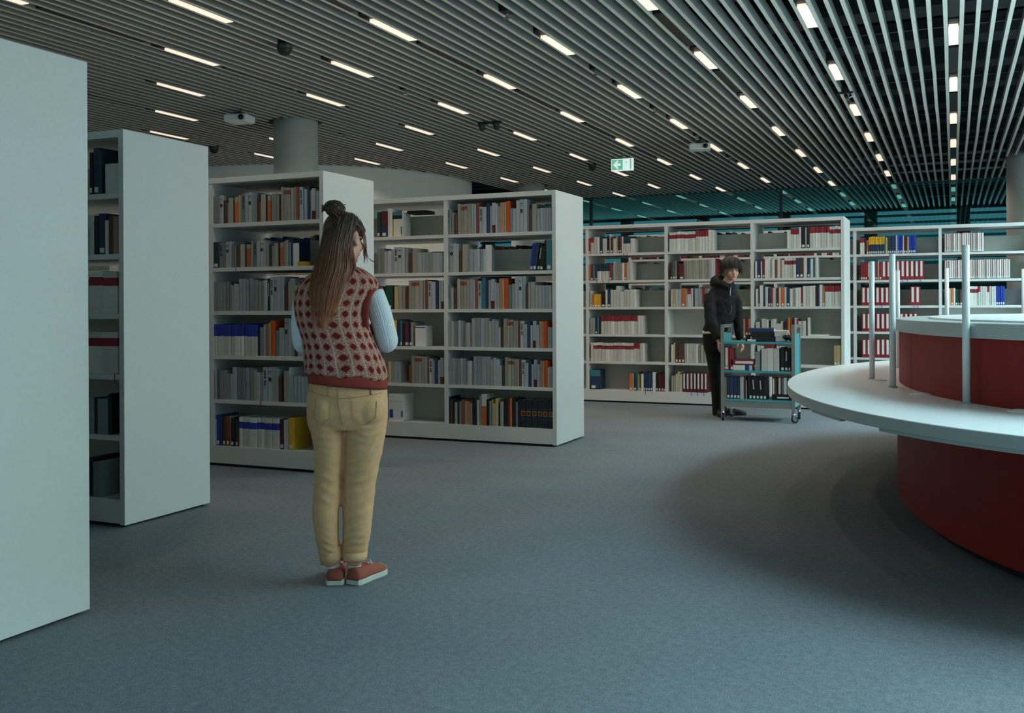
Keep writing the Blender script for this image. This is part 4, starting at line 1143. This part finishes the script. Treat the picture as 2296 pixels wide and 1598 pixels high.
armR = [(wx(834), .0, wz(652)), (wx(850), -.005, wz(700)), (wx(862), -.005, wz(745)), (wx(866), .01, wz(768)), (wx(850), .09, wz(762)), (wx(815), .20, wz(738))]
armL = [(wx(684), .0, wz(655)), (wx(678), -.0, wz(705)), (wx(677), .01, wz(750)), (wx(682), .03, wz(772)), (wx(700), .11, wz(765)), (wx(738), .21, wz(740))]
for a in (armR, armL):
    p, r = smooth_path(a, [.042, .04, .038, .036, .032, .024])
    sk.tube(p, r, 14)
hand_shape(sk, armR[-1], Vector(armR[-1]) - Vector(armR[-2]), (0, -.3, 1), -1, 0.92, 0.45)
hand_shape(sk, armL[-1], Vector(armL[-1]) - Vector(armL[-2]), (0, -.3, 1), 1, 0.92, 0.45)
LEGL = [(735, 955, 0.0, .07), (733, 1030, .0, .06), (731, 1105, .0, .048), (730, 1180, .005, .044), (741, 1270, .03, .034)]
LEGR = [(815, 955, 0.0, .07), (808, 1030, .0, .06), (800, 1105, .0, .048), (797, 1180, .005, .044), (791, 1270, .02, .034)]
for L in (LEGL, LEGR):
    p, r = smooth_path([(wx(a), c, wz(b)) for a, b, c, d in L], [d for *_, d in L]); sk.tube(p, r, 14)
fuse(sk, 'body', M['skin'], wom, 0.0075, 5)
face_parts(Mh, wom, hw)
# vest
R6 = [(596, 727, 804, .052, .01), (604, 714, 816, .062, .005), (614, 696, 832, .076, 0), (626, 678, 846, .088, 0), (642, 665, 851, .100, 0), (662, 659, 841, .112, 0), (685, 659, 829, .121, 0), (710, 661, 825, .126, 0),
      (735, 668, 828, .126, 0), (760, 677, 837, .125, .0), (785, 681, 849, .126, .0), (808, 682, 859, .130, .0), (826, 681, 866, .134, .0), (840, 682, 869, .134, .0), (848, 686, 867, .128, .0)]
rings, vv = [], []
v = 0
for i, (py, l, r, ry, cy) in enumerate(R6):
    tilt = -0.0 if py < 800 else -0.10 * (py - 800) / 48
    rg = sring(wx((l + r) / 2), cy, wz(py), (r - l) / 2 * K_, ry, 64, 0.86, tilt)
    if i > 4:
        fold = 0.004 if py < 800 else 0.008
        rg = [(x + fold * math.sin(9 * math.atan2(y, x) + py * .11) * .5, y + fold * math.sin(7 * math.atan2(y, x) + py * .07), z + (0.006 * math.sin(5 * math.atan2(y, x) + 1) if py > 800 else 0)) for x, y, z in rg]
    rings.append(rg); vv.append(wz(py))
vest = uv_loft('knit_vest', rings, M['vest'], wom, 0.97, vv)
bd = []
for py, l, r, ry in ((843, 690, 866, .128), (850, 688, 867, .131), (862, 690, 867, .130), (869, 692, 866, .127), (868, 696, 862, .120)):
    bd.append(sring(wx((l + r) / 2), 0, wz(py - 4), (r - l) / 2 * K_, ry, 48, 0.88, -0.10))
MB().loft(bd).build('waist_band', M['vest_red'], vest, True)
nb = MB()
nb.tube([(wx(766) + .040 * 1.0 * math.cos(2 * PI * k / 24) * 1.15, .008 + .056 * math.sin(2 * PI * k / 24), wz(599) + .006 * math.cos(2 * PI * k / 24)) for k in range(25)], .012, 8)
nb.build('neck_band', M['vest_red'], vest, True)
def armhole(C, e1, e2, w):
    b = MB(); n = 40; rg = []
    for k in range(n + 1):
        t = 2 * PI * k / n
        p = Vector(C) + Vector(e1) * math.cos(t) + Vector(e2) * math.sin(t)
        o = (Vector(e1) * math.cos(t) + Vector(e2) * math.sin(t)).normalized()
        ax = Vector(e1).cross(Vector(e2)).normalized()
        rg.append([p + o * (w * .35 * math.cos(a)) + ax * (w * math.sin(a)) for a in [2 * PI * j / 12 for j in range(12)]])
    return b.loft(rg, 0, False)
armhole((wx(832), .0, wz(694)), (.035, .088, 0), (.016, 0, .110), .022).build('armhole_band', M['vest_red'], vest, True)
armhole((wx(674), .03, wz(690)), (.004, .085, 0), (-.002, 0, .104), .010).build('armhole_band', M['vest_red'], vest, True)
for a, rad in ((armR, [.048, .052, .050, .050, .043, .033]), (armL, [.046, .046, .044, .044, .041, .032])):
    p, r = smooth_path(a[:-1] + [tuple(Vector(a[-1]) * .93 + Vector(a[-2]) * .07)], rad, 5)
    rg = limb_rings(p, r, 28)
    L = 0; vs2 = [0]
    for i in range(1, len(p)): L += (p[i] - p[i - 1]).length; vs2.append(L)
    uv_loft('sleeve', rg, M['ribknit'], wom, 0.31, vs2)
# trousers
tr = MB()
pel = []
for py, l, r, ry, cy in ((842, 697, 861, .108, .0), (868, 692, 866, .116, .0), (895, 687, 868, .125, -.004), (925, 687, 868, .128, -.006), (945, 688, 867, .122, -.002), (960, 692, 865, .112, .0)):
    pel.append(sring(wx((l + r) / 2), cy, wz(py), (r - l) / 2 * K_, ry, 32, 0.9))
tr.loft(pel)
for (cxs, side) in (((725, 900, 37, .10), 0), ((823, 900, 42, .11), 1)):
    tr.ell((wx(cxs[0] + (4 if side == 0 else 0)), -.035, wz(918)), (cxs[2] * K_, .098, .09), 0, 20, 12)
def leg(spec):
    tr.loft([sring(wx((l + r) / 2), cy, wz(py), (r - l) / 2 * K_, ry, 28, 0.92) for py, l, r, ry, cy in spec])
leg([(935, 690, 768, .11, 0), (965, 695, 770, .106, 0), (1000, 702, 768, .095, .0), (1050, 703, 764, .08, .0), (1085, 701, 762, .072, -.002), (1105, 700, 763, .07, -.004), (1150, 698, 757, .072, -.006), (1200, 704, 757, .068, .0), (1240, 711, 761, .064, .018), (1254, 714, 763, .062, .02)])
leg([(935, 769, 867, .11, 0), (965, 769, 864, .106, 0), (1000, 769, 858, .095, .0), (1050, 768, 847, .082, .0), (1085, 767, 840, .073, -.002), (1105, 766, 838, .07, -.004), (1150, 765, 833, .072, -.006), (1200, 765, 828, .068, .0), (1235, 764, 821, .064, .012), (1250, 764, 819, .062, .014)])
for (x0, y0, x1, y1, s) in ((770, 1060, 842, 1078, 1), (705, 1070, 757, 1082, 0), (705, 968, 762, 960, 0), (775, 965, 850, 958, 1), (708, 1212, 752, 1222, 0), (770, 1205, 820, 1215, 1), (775, 1160, 826, 1172, 1), (702, 1150, 752, 1160, 0), (772, 1085, 800, 1120, 1)):
    pass
pants = fuse(tr, 'trousers', M['chino'], wom, 0.007, 7)
def fold(v_, n_):
    x, y, z = v_.co
    px, py = x / K_ + 765, 683.7 - (z - EYE) / K_
    d = 0.0
    right = px > 765
    for (cx_, cy_, sx, sy, sl, wl, am) in ((800, 1075, 40, 60, .45, 24, .0055), (730, 1090, 34, 60, -.3, 26, .005), (790, 1215, 40, 40, .2, 17, .0055), (735, 1225, 34, 38, -.2, 17, .0055),
                                           (735, 975, 40, 30, .1, 17, .004), (820, 968, 50, 32, -.1, 17, .004), (840, 1010, 26, 70, 1.4, 30, .004), (800, 1150, 36, 40, .5, 22, .003)):
        g = math.exp(-((px - cx_) / sx) ** 2 - ((py - cy_) / sy) ** 2)
        if (cx_ > 765) != right: g *= 0.1
        q = (py - cy_ + sl * (px - cx_) + 4 * math.sin(px * .09)) / wl
        d += 0.42 * am * g * (1 - 2 * abs(math.sin(PI * q)) ** 0.7)
    return d
_off = [fold(v_, v_.normal) for v_ in pants.data.vertices]
_nor = [v_.normal.copy() for v_ in pants.data.vertices]
for v_, d_, n_ in zip(pants.data.vertices, _off, _nor): v_.co += n_ * d_
_tx = bpy.data.textures.new('cloth_folds', 'CLOUDS'); _tx.noise_scale = 0.12; _tx.noise_depth = 1
for cf in ([(1226, 711, 765, .066, .020, .16), (1246, 713, 765, .068, .022, .16), (1260, 716, 765, .066, .024, .18), (1259, 720, 762, .058, .024, .18)], [(1237, 763, 821, .066, .014, 0), (1250, 763, 820, .067, .014, 0), (1257, 764, 819, .066, .014, 0), (1255, 768, 815, .058, .014, 0)]):
    MB().loft([sring(wx((l + r) / 2), cy, wz(py), (r - l) / 2 * K_, ry, 28, 0.92, t) for py, l, r, ry, cy, t in cf]).build('trouser_cuff', M['chino'], pants, True)
# seams and pocket lines laid on the cloth
bpy.context.view_layer.update()
bvh = BVHTree.FromPolygons([v_.co.copy() for v_ in pants.data.vertices], [tuple(p.vertices) for p in pants.data.polygons])
def seam(name, pxs, r=.0014):
    pts = []
    for i in range(len(pxs) - 1):
        for j in range(6):
            t = j / 6; a, b_ = pxs[i], pxs[i + 1]
            x, z = wx(a[0] * (1 - t) + b_[0] * t), wz(a[1] * (1 - t) + b_[1] * t)
            h = bvh.ray_cast(Vector((x, -1, z)), Vector((0, 1, 0)))
            if h[0] is not None: pts.append(h[0] + Vector((0, -.004, 0)))
    if len(pts) > 2: MB().tube(pts, r, 6).build(name, M['stitch'], pants, True)
seam('seat_seam', [(757, 868), (758, 900), (764, 930), (768, 950)], .0022)
seam('yoke_seam', [(694, 872), (722, 880), (757, 888)]); seam('yoke_seam', [(757, 888), (805, 884), (862, 878)])
seam('back_pocket', [(708, 886), (703, 930), (722, 944), (740, 930), (742, 892)]); seam('back_pocket', [(786, 892), (790, 934), (815, 948), (838, 932), (842, 888)])
seam('belt_loop', [(737, 862), (737, 884)], .004); seam('belt_loop', [(829, 866), (829, 884)], .004)
# socks and shoes
for (px, cy, tx, ty) in ((745, .035, 741, .04), (790, .03, 792, .035)):
    MB().loft([sring(wx(px + (tx - px) * i / 3), cy + (ty - cy) * i / 3, wz(1292 - i * 22), .032 - .0 * i, .042 - .003 * i, 24) for i in range(4)]).build('sock', M['sock'], wom, True)
shoe(wom, (wx(747), -.012, 0.001), -0.10, .245, M['canvas'], M['sole'])
shoe(wom, (wx(786), -.018, 0.001), -0.62, .245, M['canvas'], M['sole'])
# hair
hair = MB()
def hedge(py):
    T = [(474, 752, 795, .060, .03), (486, 736, 804, .085, .03), (502, 729, 806, .104, .03), (520, 725, 798, .112, .028), (545, 721, 790, .112, .02), (570, 716, 791, .108, .0), (600, 706, 798, .11, -.02), (630, 697, 786, .115, -.035), (660, 693, 776, .11, -.05), (700, 696, 762, .1, -.065), (735, 703, 745, .085, -.075), (760, 708, 735, .075, -.08)]
    for a, b_ in zip(T[:-1], T[1:]):
        if a[0] <= py <= b_[0]:
            t = (py - a[0]) / (b_[0] - a[0]); return [a[i] * (1 - t) + b_[i] * t for i in range(1, 5)]
    return T[-1][1:] if py > 700 else T[0][1:]
rg = []
for py in (476, 484, 494, 508, 525, 545, 570, 600, 630, 660, 680):
    l, r, ry, cy = hedge(py)
    ins = 4 + max(0, py - 600) * .12
    rg.append([(wx((l + r) / 2) + ((r - l) / 2 - ins) * K_ * math.sin(t), cy - (ry - .006) * math.cos(t) * (1 if abs(t) < PI / 2 else 0.25), wz(py)) for t in [-PI + 2 * PI * k / 28 for k in range(28)]])
hair.loft(rg)
ho = hair.build('hair', hw, wom, True)
# scalp over the crown, pulled up from the ear to the bun
cap = MB()
Mcap = Matrix.Translation(HC) @ Matrix.Rotation(math.radians(145), 4, 'Z')
e = MB().ell((0, .014, .03), (.081, .100, .092), 0, 28, 18)
vsx = [Vector(v_) for v_ in e.v]
keep = [f for f in e.f if len(f) == 4 and all((vsx[i].y > -.055 or vsx[i].z > .07) and vsx[i].z > -.02 + (0.052 if vsx[i].y < .045 else -.03) for i in f)]
cap.add([Mcap @ Vector(v_) for v_ in e.v], keep + [f for f in e.f if len(f) > 4 and vsx[f[0]].z > 0])
cap.build('scalp_hair', hw, ho, True)
random.seed(11)
lines = []
for i in range(620):
    u = random.uniform(-1, 1); lay = random.uniform(0.9, 1.04)
    end = 700 + random.uniform(-60, 48) - 25 * abs(u + .2)
    if u > 0.55: end = random.uniform(590, 650)
    st = random.uniform(478, 530)
    ln = []; ph = random.uniform(0, 6); am = random.uniform(.001, .005)
    for j in range(9):
        py = st + (end - st) * j / 8
        l, r, ry, cy = hedge(py)
        t = u * (1.35 if j < 2 else 1.45)
        ln.append((wx((l + r) / 2) + (r - l) / 2 * K_ * math.sin(t) * lay + am * math.sin(ph + j * .9), cy - ry * math.cos(t) * lay - .002, wz(py)))
    lines.append(ln)
for i in range(95):      # loose locks in front of the ear
    a = random.uniform(0, 1)
    e_ = random.uniform(548, 590); lines.append([(wx(784 + 14 * a), -.02 + .05 * a, wz(486 + 6 * a)), (wx(806 + 7 * a), .0 + .05 * a, wz(506)), (wx(814 + 7 * a), .03 + .05 * a, wz(525)), (wx(815 + 8 * a), .04 + .05 * a, wz(545)), (wx(814 + 9 * a), .05 + .03 * a, wz((545 + e_) / 2 + 4)), (wx(815 + 10 * a * a), .05, wz(e_))])
for i in range(3): lines.append([(wx(820), .05, wz(545)), (wx(820 + i), .05, wz(562)), (wx(826), .05, wz(577)), (wx(836), .05, wz(584 + i)), (wx(842), .05, wz(585 + i))])
for i in range(110):     # crown hair swept back to the bun
    a = random.uniform(-0.9, 1.0)
    p0 = Mcap @ Vector((-.083 * math.cos(a * 1.1 - .1) if False else -.081 + .03 * abs(a), -.03 + .07 * a, -.005 + .05 * abs(a)))
    p2 = Vector((wx(758 + random.uniform(-8, 14)), -.045 + random.uniform(-.01, .02), wz(482 + random.uniform(-3, 8))))
    mid = (p0 + p2) / 2; mid = HC + (mid - HC).normalized() * random.uniform(.108, .116)
    q1 = HC + ((p0 * .75 + p2 * .25) - HC).normalized() * .106; q3 = HC + ((p0 * .25 + p2 * .75) - HC).normalized() * .112
    lines.append([p0, q1, mid, q3, p2])
strands('hair_strands', lines, .0013, hw, ho)
bun = []
bc = Vector((wx(751), -.045, wz(469)))
MBb = MB().ell(bc, (.038, .034, .030), 0, 18, 12)
hb = MBb.build('hair_bun', hw, wom, True)
for i in range(170):
    ax = Vector((random.uniform(-1, 1), random.uniform(-1, 1), random.uniform(-1, 1))).normalized()
    a1 = ax.orthogonal().normalized(); a2 = ax.cross(a1)
    off = ax * random.uniform(-.022, .022); t0 = random.uniform(0, 6.3); sp = random.uniform(1.2, 3.2); rr = random.uniform(.026, .040)
    bun.append([bc + off + Vector(((a1.x * math.cos(t0 + sp * j / 6) + a2.x * math.sin(t0 + sp * j / 6)) * rr * 1.15, (a1.y * math.cos(t0 + sp * j / 6) + a2.y * math.sin(t0 + sp * j / 6)) * rr, (a1.z * math.cos(t0 + sp * j / 6) + a2.z * math.sin(t0 + sp * j / 6)) * rr * .9)) for j in range(7)])
for i in range(40):      # tuft sticking out at the left of the bun
    s0 = bc + Vector((-.03, random.uniform(-.02, .01), random.uniform(-.01, .012)))
    bun.append([s0, s0 + Vector((-.014, 0, random.uniform(-.006, .01))), s0 + Vector((-.026, 0, random.uniform(-.018, .006)))])
strands('bun_strands', bun, .0022, hw, hb)
# ---- the person in black behind the cart ---------------------------------
BXp, BYp = -2.388, 11.11
boy = tag(empty('person', (BXp, BYp, 0), AZ - math.atan((1606 - 1148) / FPX)), 'person with dark fringe in black hooded jacket and black trousers, leaning over the cart', 'person')
KB = depth(BXp, BYp) / math.cos(math.atan((1606 - 1148) / FPX)) / FPX * math.cos(math.atan((1606 - 1148) / FPX))
def bx(p): return (p - 1606) * KB
def bz(p): return EYE - (p - 679.6) * KB
hk = hair_mat('dark_brown_hair', (30, 23, 22), (92, 60, 44), bz(640), bz(590))
HB = Vector((bx(1634), -.06, bz(607)))
sk = MB()
Mb = head_shape(sk, HB, math.radians(16), 1.02)
sk.tube([(bx(1612), .0, bz(655)), (bx(1620), -.025, bz(640)), (bx(1630), -.04, bz(622))], [.06, .052, .052], 16)
sk.loft([sring(bx((l + r) / 2), 0, bz(py), (r - l) / 2 * KB, ry) for py, l, r, ry in ((650, 1594, 1630, .06), (665, 1586, 1634, .08), (700, 1586, 1626, .08), (740, 1580, 1618, .08), (765, 1580, 1610, .08))])
aR = [(bx(1588), -.05, bz(662)), (bx(1586), -.115, bz(692)), (bx(1590), -.15, bz(720)), (bx(1600), -.185, bz(746)), (bx(1604), -.195, bz(763))]
aL = [(bx(1640), .0, bz(664)), (bx(1647), .02, bz(695)), (bx(1648), .05, bz(722)), (bx(1651), .11, bz(748)), (bx(1654), .145, bz(762))]
for a in (aR, aL):
    p, r = smooth_path(a, [.05, .045, .04, .034, .027]); sk.tube(p, r, 14)
hand_shape(sk, aR[-1], (bx(1609) - bx(1604), -.01, -.13), (-.9, -.5, 0), -1, 1.0, 0.35)
hand_shape(sk, aL[-1], (bx(1659) - bx(1654), .0, -.12), (.8, -.6, .1), 1, 1.05, 0.55)
gL = [(1588, 770, .0, .075), (1593, 800, .0, .07), (1598, 850, .0, .055), (1600, 890, .0, .05), (1601, 925, .0, .038)]
gR = [(1602, 770, .02, .075), (1603, 800, .03, .07), (1607, 850, .05, .055), (1610, 890, .06, .05), (1614, 925, .05, .038)]
for L in (gL, gR):
    p, r = smooth_path([(bx(a), c, bz(b)) for a, b, c, d in L], [d for *_, d in L]); sk.tube(p, r, 14)
fuse(sk, 'body', M['skin'], boy, 0.0075, 4)
face_parts(Mb, boy, hk)
# jacket
jk = MB()
jk.loft([sring(bx((l + r) / 2), cy, bz(py), (r - l) / 2 * KB, ry, 32, 0.9) for py, l, r, ry, cy in
         ((640, 1597, 1640, .095, -.01), (648, 1588, 1643, .105, 0), (657, 1581, 1647, .115, 0), (672, 1577, 1646, .12, 0), (690, 1577, 1645, .12, 0), (710, 1575, 1641, .118, 0), (722, 1576, 1635, .118, 0), (734, 1572, 1628, .122, 0), (740, 1570, 1627, .124, 0), (745, 1572, 1624, .112, 0))])
for a, rd in ((aR, [.066, .064, .058, .052, .044]), (aL, [.062, .06, .056, .05, .043])):
    p, r = smooth_path(a, rd); jk.tube(p[:-1], r[:-1], 16)
jk.ell((bx(1605), .03, bz(632)), (.09, .09, .08), 0, 20, 12)                        # hood lying behind the neck
jk.tube([(bx(1606) + .088 * math.cos(t) * 1.0 + .055, -.02 + .085 * math.sin(t), bz(634) + .03 * math.sin(t) - .035 * math.cos(t)) for t in [2 * PI * k / 20 for k in range(21)]], .042, 10)
jack = fuse(jk, 'hooded_jacket', M['hoodie'], boy, 0.009, 5)
md = jack.modifiers.new('folds', 'DISPLACE'); _tj = bpy.data.textures.new('fleece_folds', 'CLOUDS'); _tj.noise_scale = 0.07; _tj.noise_depth = 1; md.texture = _tj; md.strength = 0.028; md.mid_level = 0.5
bpy.context.view_layer.update()
bvj = BVHTree.FromPolygons([v_.co.copy() for v_ in jack.data.vertices], [tuple(p.vertices) for p in jack.data.polygons])
def on_jacket(name, pxs, r, m):
    pts = []
    for i in range(len(pxs) - 1):
        for j in range(5):
            t = j / 5; a, b_ = pxs[i], pxs[i + 1]
            h = bvj.ray_cast(Vector((bx(a[0] * (1 - t) + b_[0] * t), -1, bz(a[1] * (1 - t) + b_[1] * t))), Vector((0, 1, 0)))
            if h[0] is not None: pts.append(h[0] + Vector((0, -.014, 0)))
    if len(pts) > 2: MB().tube(pts, r, 6, flat=.6).build(name, m, jack, True)
on_jacket('drawstring', [(1632, 645), (1631, 655), (1631, 665)], .006, M['paper'])
on_jacket('zipper', [(1632, 682), (1634, 690), (1632, 699), (1628, 706)], .0035, M['steel'])
on_jacket('zipper', [(1631, 666), (1632, 680)], .0025, M['darkmetal'])
MB().loft([sring(bx(1596), 0, bz(z), (r) * KB, ry, 28, .9) for z, r, ry in ((741, 26, .112), (747, 27, .114), (748.5, 25, .108))]).build('shirt_hem', M['paper'], boy, True)
tr = MB()
tr.loft([sring(bx((l + r) / 2), cy, bz(py), (r - l) / 2 * KB, ry, 28, .92) for py, l, r, ry, cy in ((738, 1571, 1622, .11, 0), (752, 1570, 1622, .118, 0), (775, 1572, 1621, .12, 0), (788, 1574, 1619, .11, 0))])
tr.loft([sring(bx((l + r) / 2), cy, bz(py), (r - l) / 2 * KB, ry, 24) for py, l, r, ry, cy in ((775, 1573, 1604, .10, 0), (810, 1579, 1608, .09, 0), (850, 1586, 1611, .075, 0), (890, 1589, 1612, .068, .0), (930, 1591, 1613, .064, 0))])
tr.loft([sring(bx((l + r) / 2), cy, bz(py), (r - l) / 2 * KB, ry, 24) for py, l, r, ry, cy in ((775, 1588, 1620, .10, .02), (810, 1589, 1619, .09, .03), (850, 1595, 1618, .075, .05), (890, 1598, 1620, .068, .06), (930, 1603, 1625, .064, .05))])
fuse(tr, 'trousers', M['jeans'], boy, 0.009, 5)
shoe(boy, (bx(1602), .05, 0.001), -2.9, .26, M['shoeblack'], M['shoeblack'], False)
shoe(boy, (bx(1613), .02, 0.001), -1.30, .27, M['shoeblack'], M['shoeblack'], False)
# hair: a full mop with a fringe
cap = MB().ell((0, .014, .034), (.098, .116, .104), 0, 28, 18)
vsx = [Vector(v_) for v_ in cap.v]
keep = [f for f in cap.f if all((vsx[i].y > -.02 or vsx[i].z > .055) and vsx[i].z > -.045 for i in f)]
hcap = MB().add([Mb @ Vector(v_) for v_ in cap.v], keep).build('hair', hk, boy, True)
random.seed(5)
lines = []
for i in range(520):
    th = random.uniform(0, 2 * PI); r0 = random.uniform(0.0, 0.35)
    d = Vector((math.cos(th), math.sin(th), 0))
    front = max(0.0, -d.y); jit = random.uniform(.93, 1.08)
    zend = (-.022 + random.uniform(-.035, .035)) if front < 0.55 else (.022 + random.uniform(-.022, .024))
    if 0.55 > front > 0.2: zend = -.015 + random.uniform(-.03, .02)
    pts = []
    for j in range(7):
        t = j / 6
        a = r0 + (1.62 - r0) * min(1, t * 1.35)
        z = .034 + .112 * jit * math.cos(a) if t < .74 else .034 + .1 * math.cos(1.62) + (zend - (.034 + .1 * math.cos(1.62))) * ((t - .74) / .26)
        rr = math.sin(min(a, PI / 2)) * (1 + .05 * random.uniform(0, 1))
        pts.append(Mb @ Vector((d.x * .112 * rr * (1 - .10 * max(0, t - .6)) * jit, .012 + d.y * (.128 if d.y > 0 else .116) * rr * jit, z)))
    lines.append(pts)
strands('hair_strands', lines, .0034, hk, hcap)
bpy.context.view_layer.update()
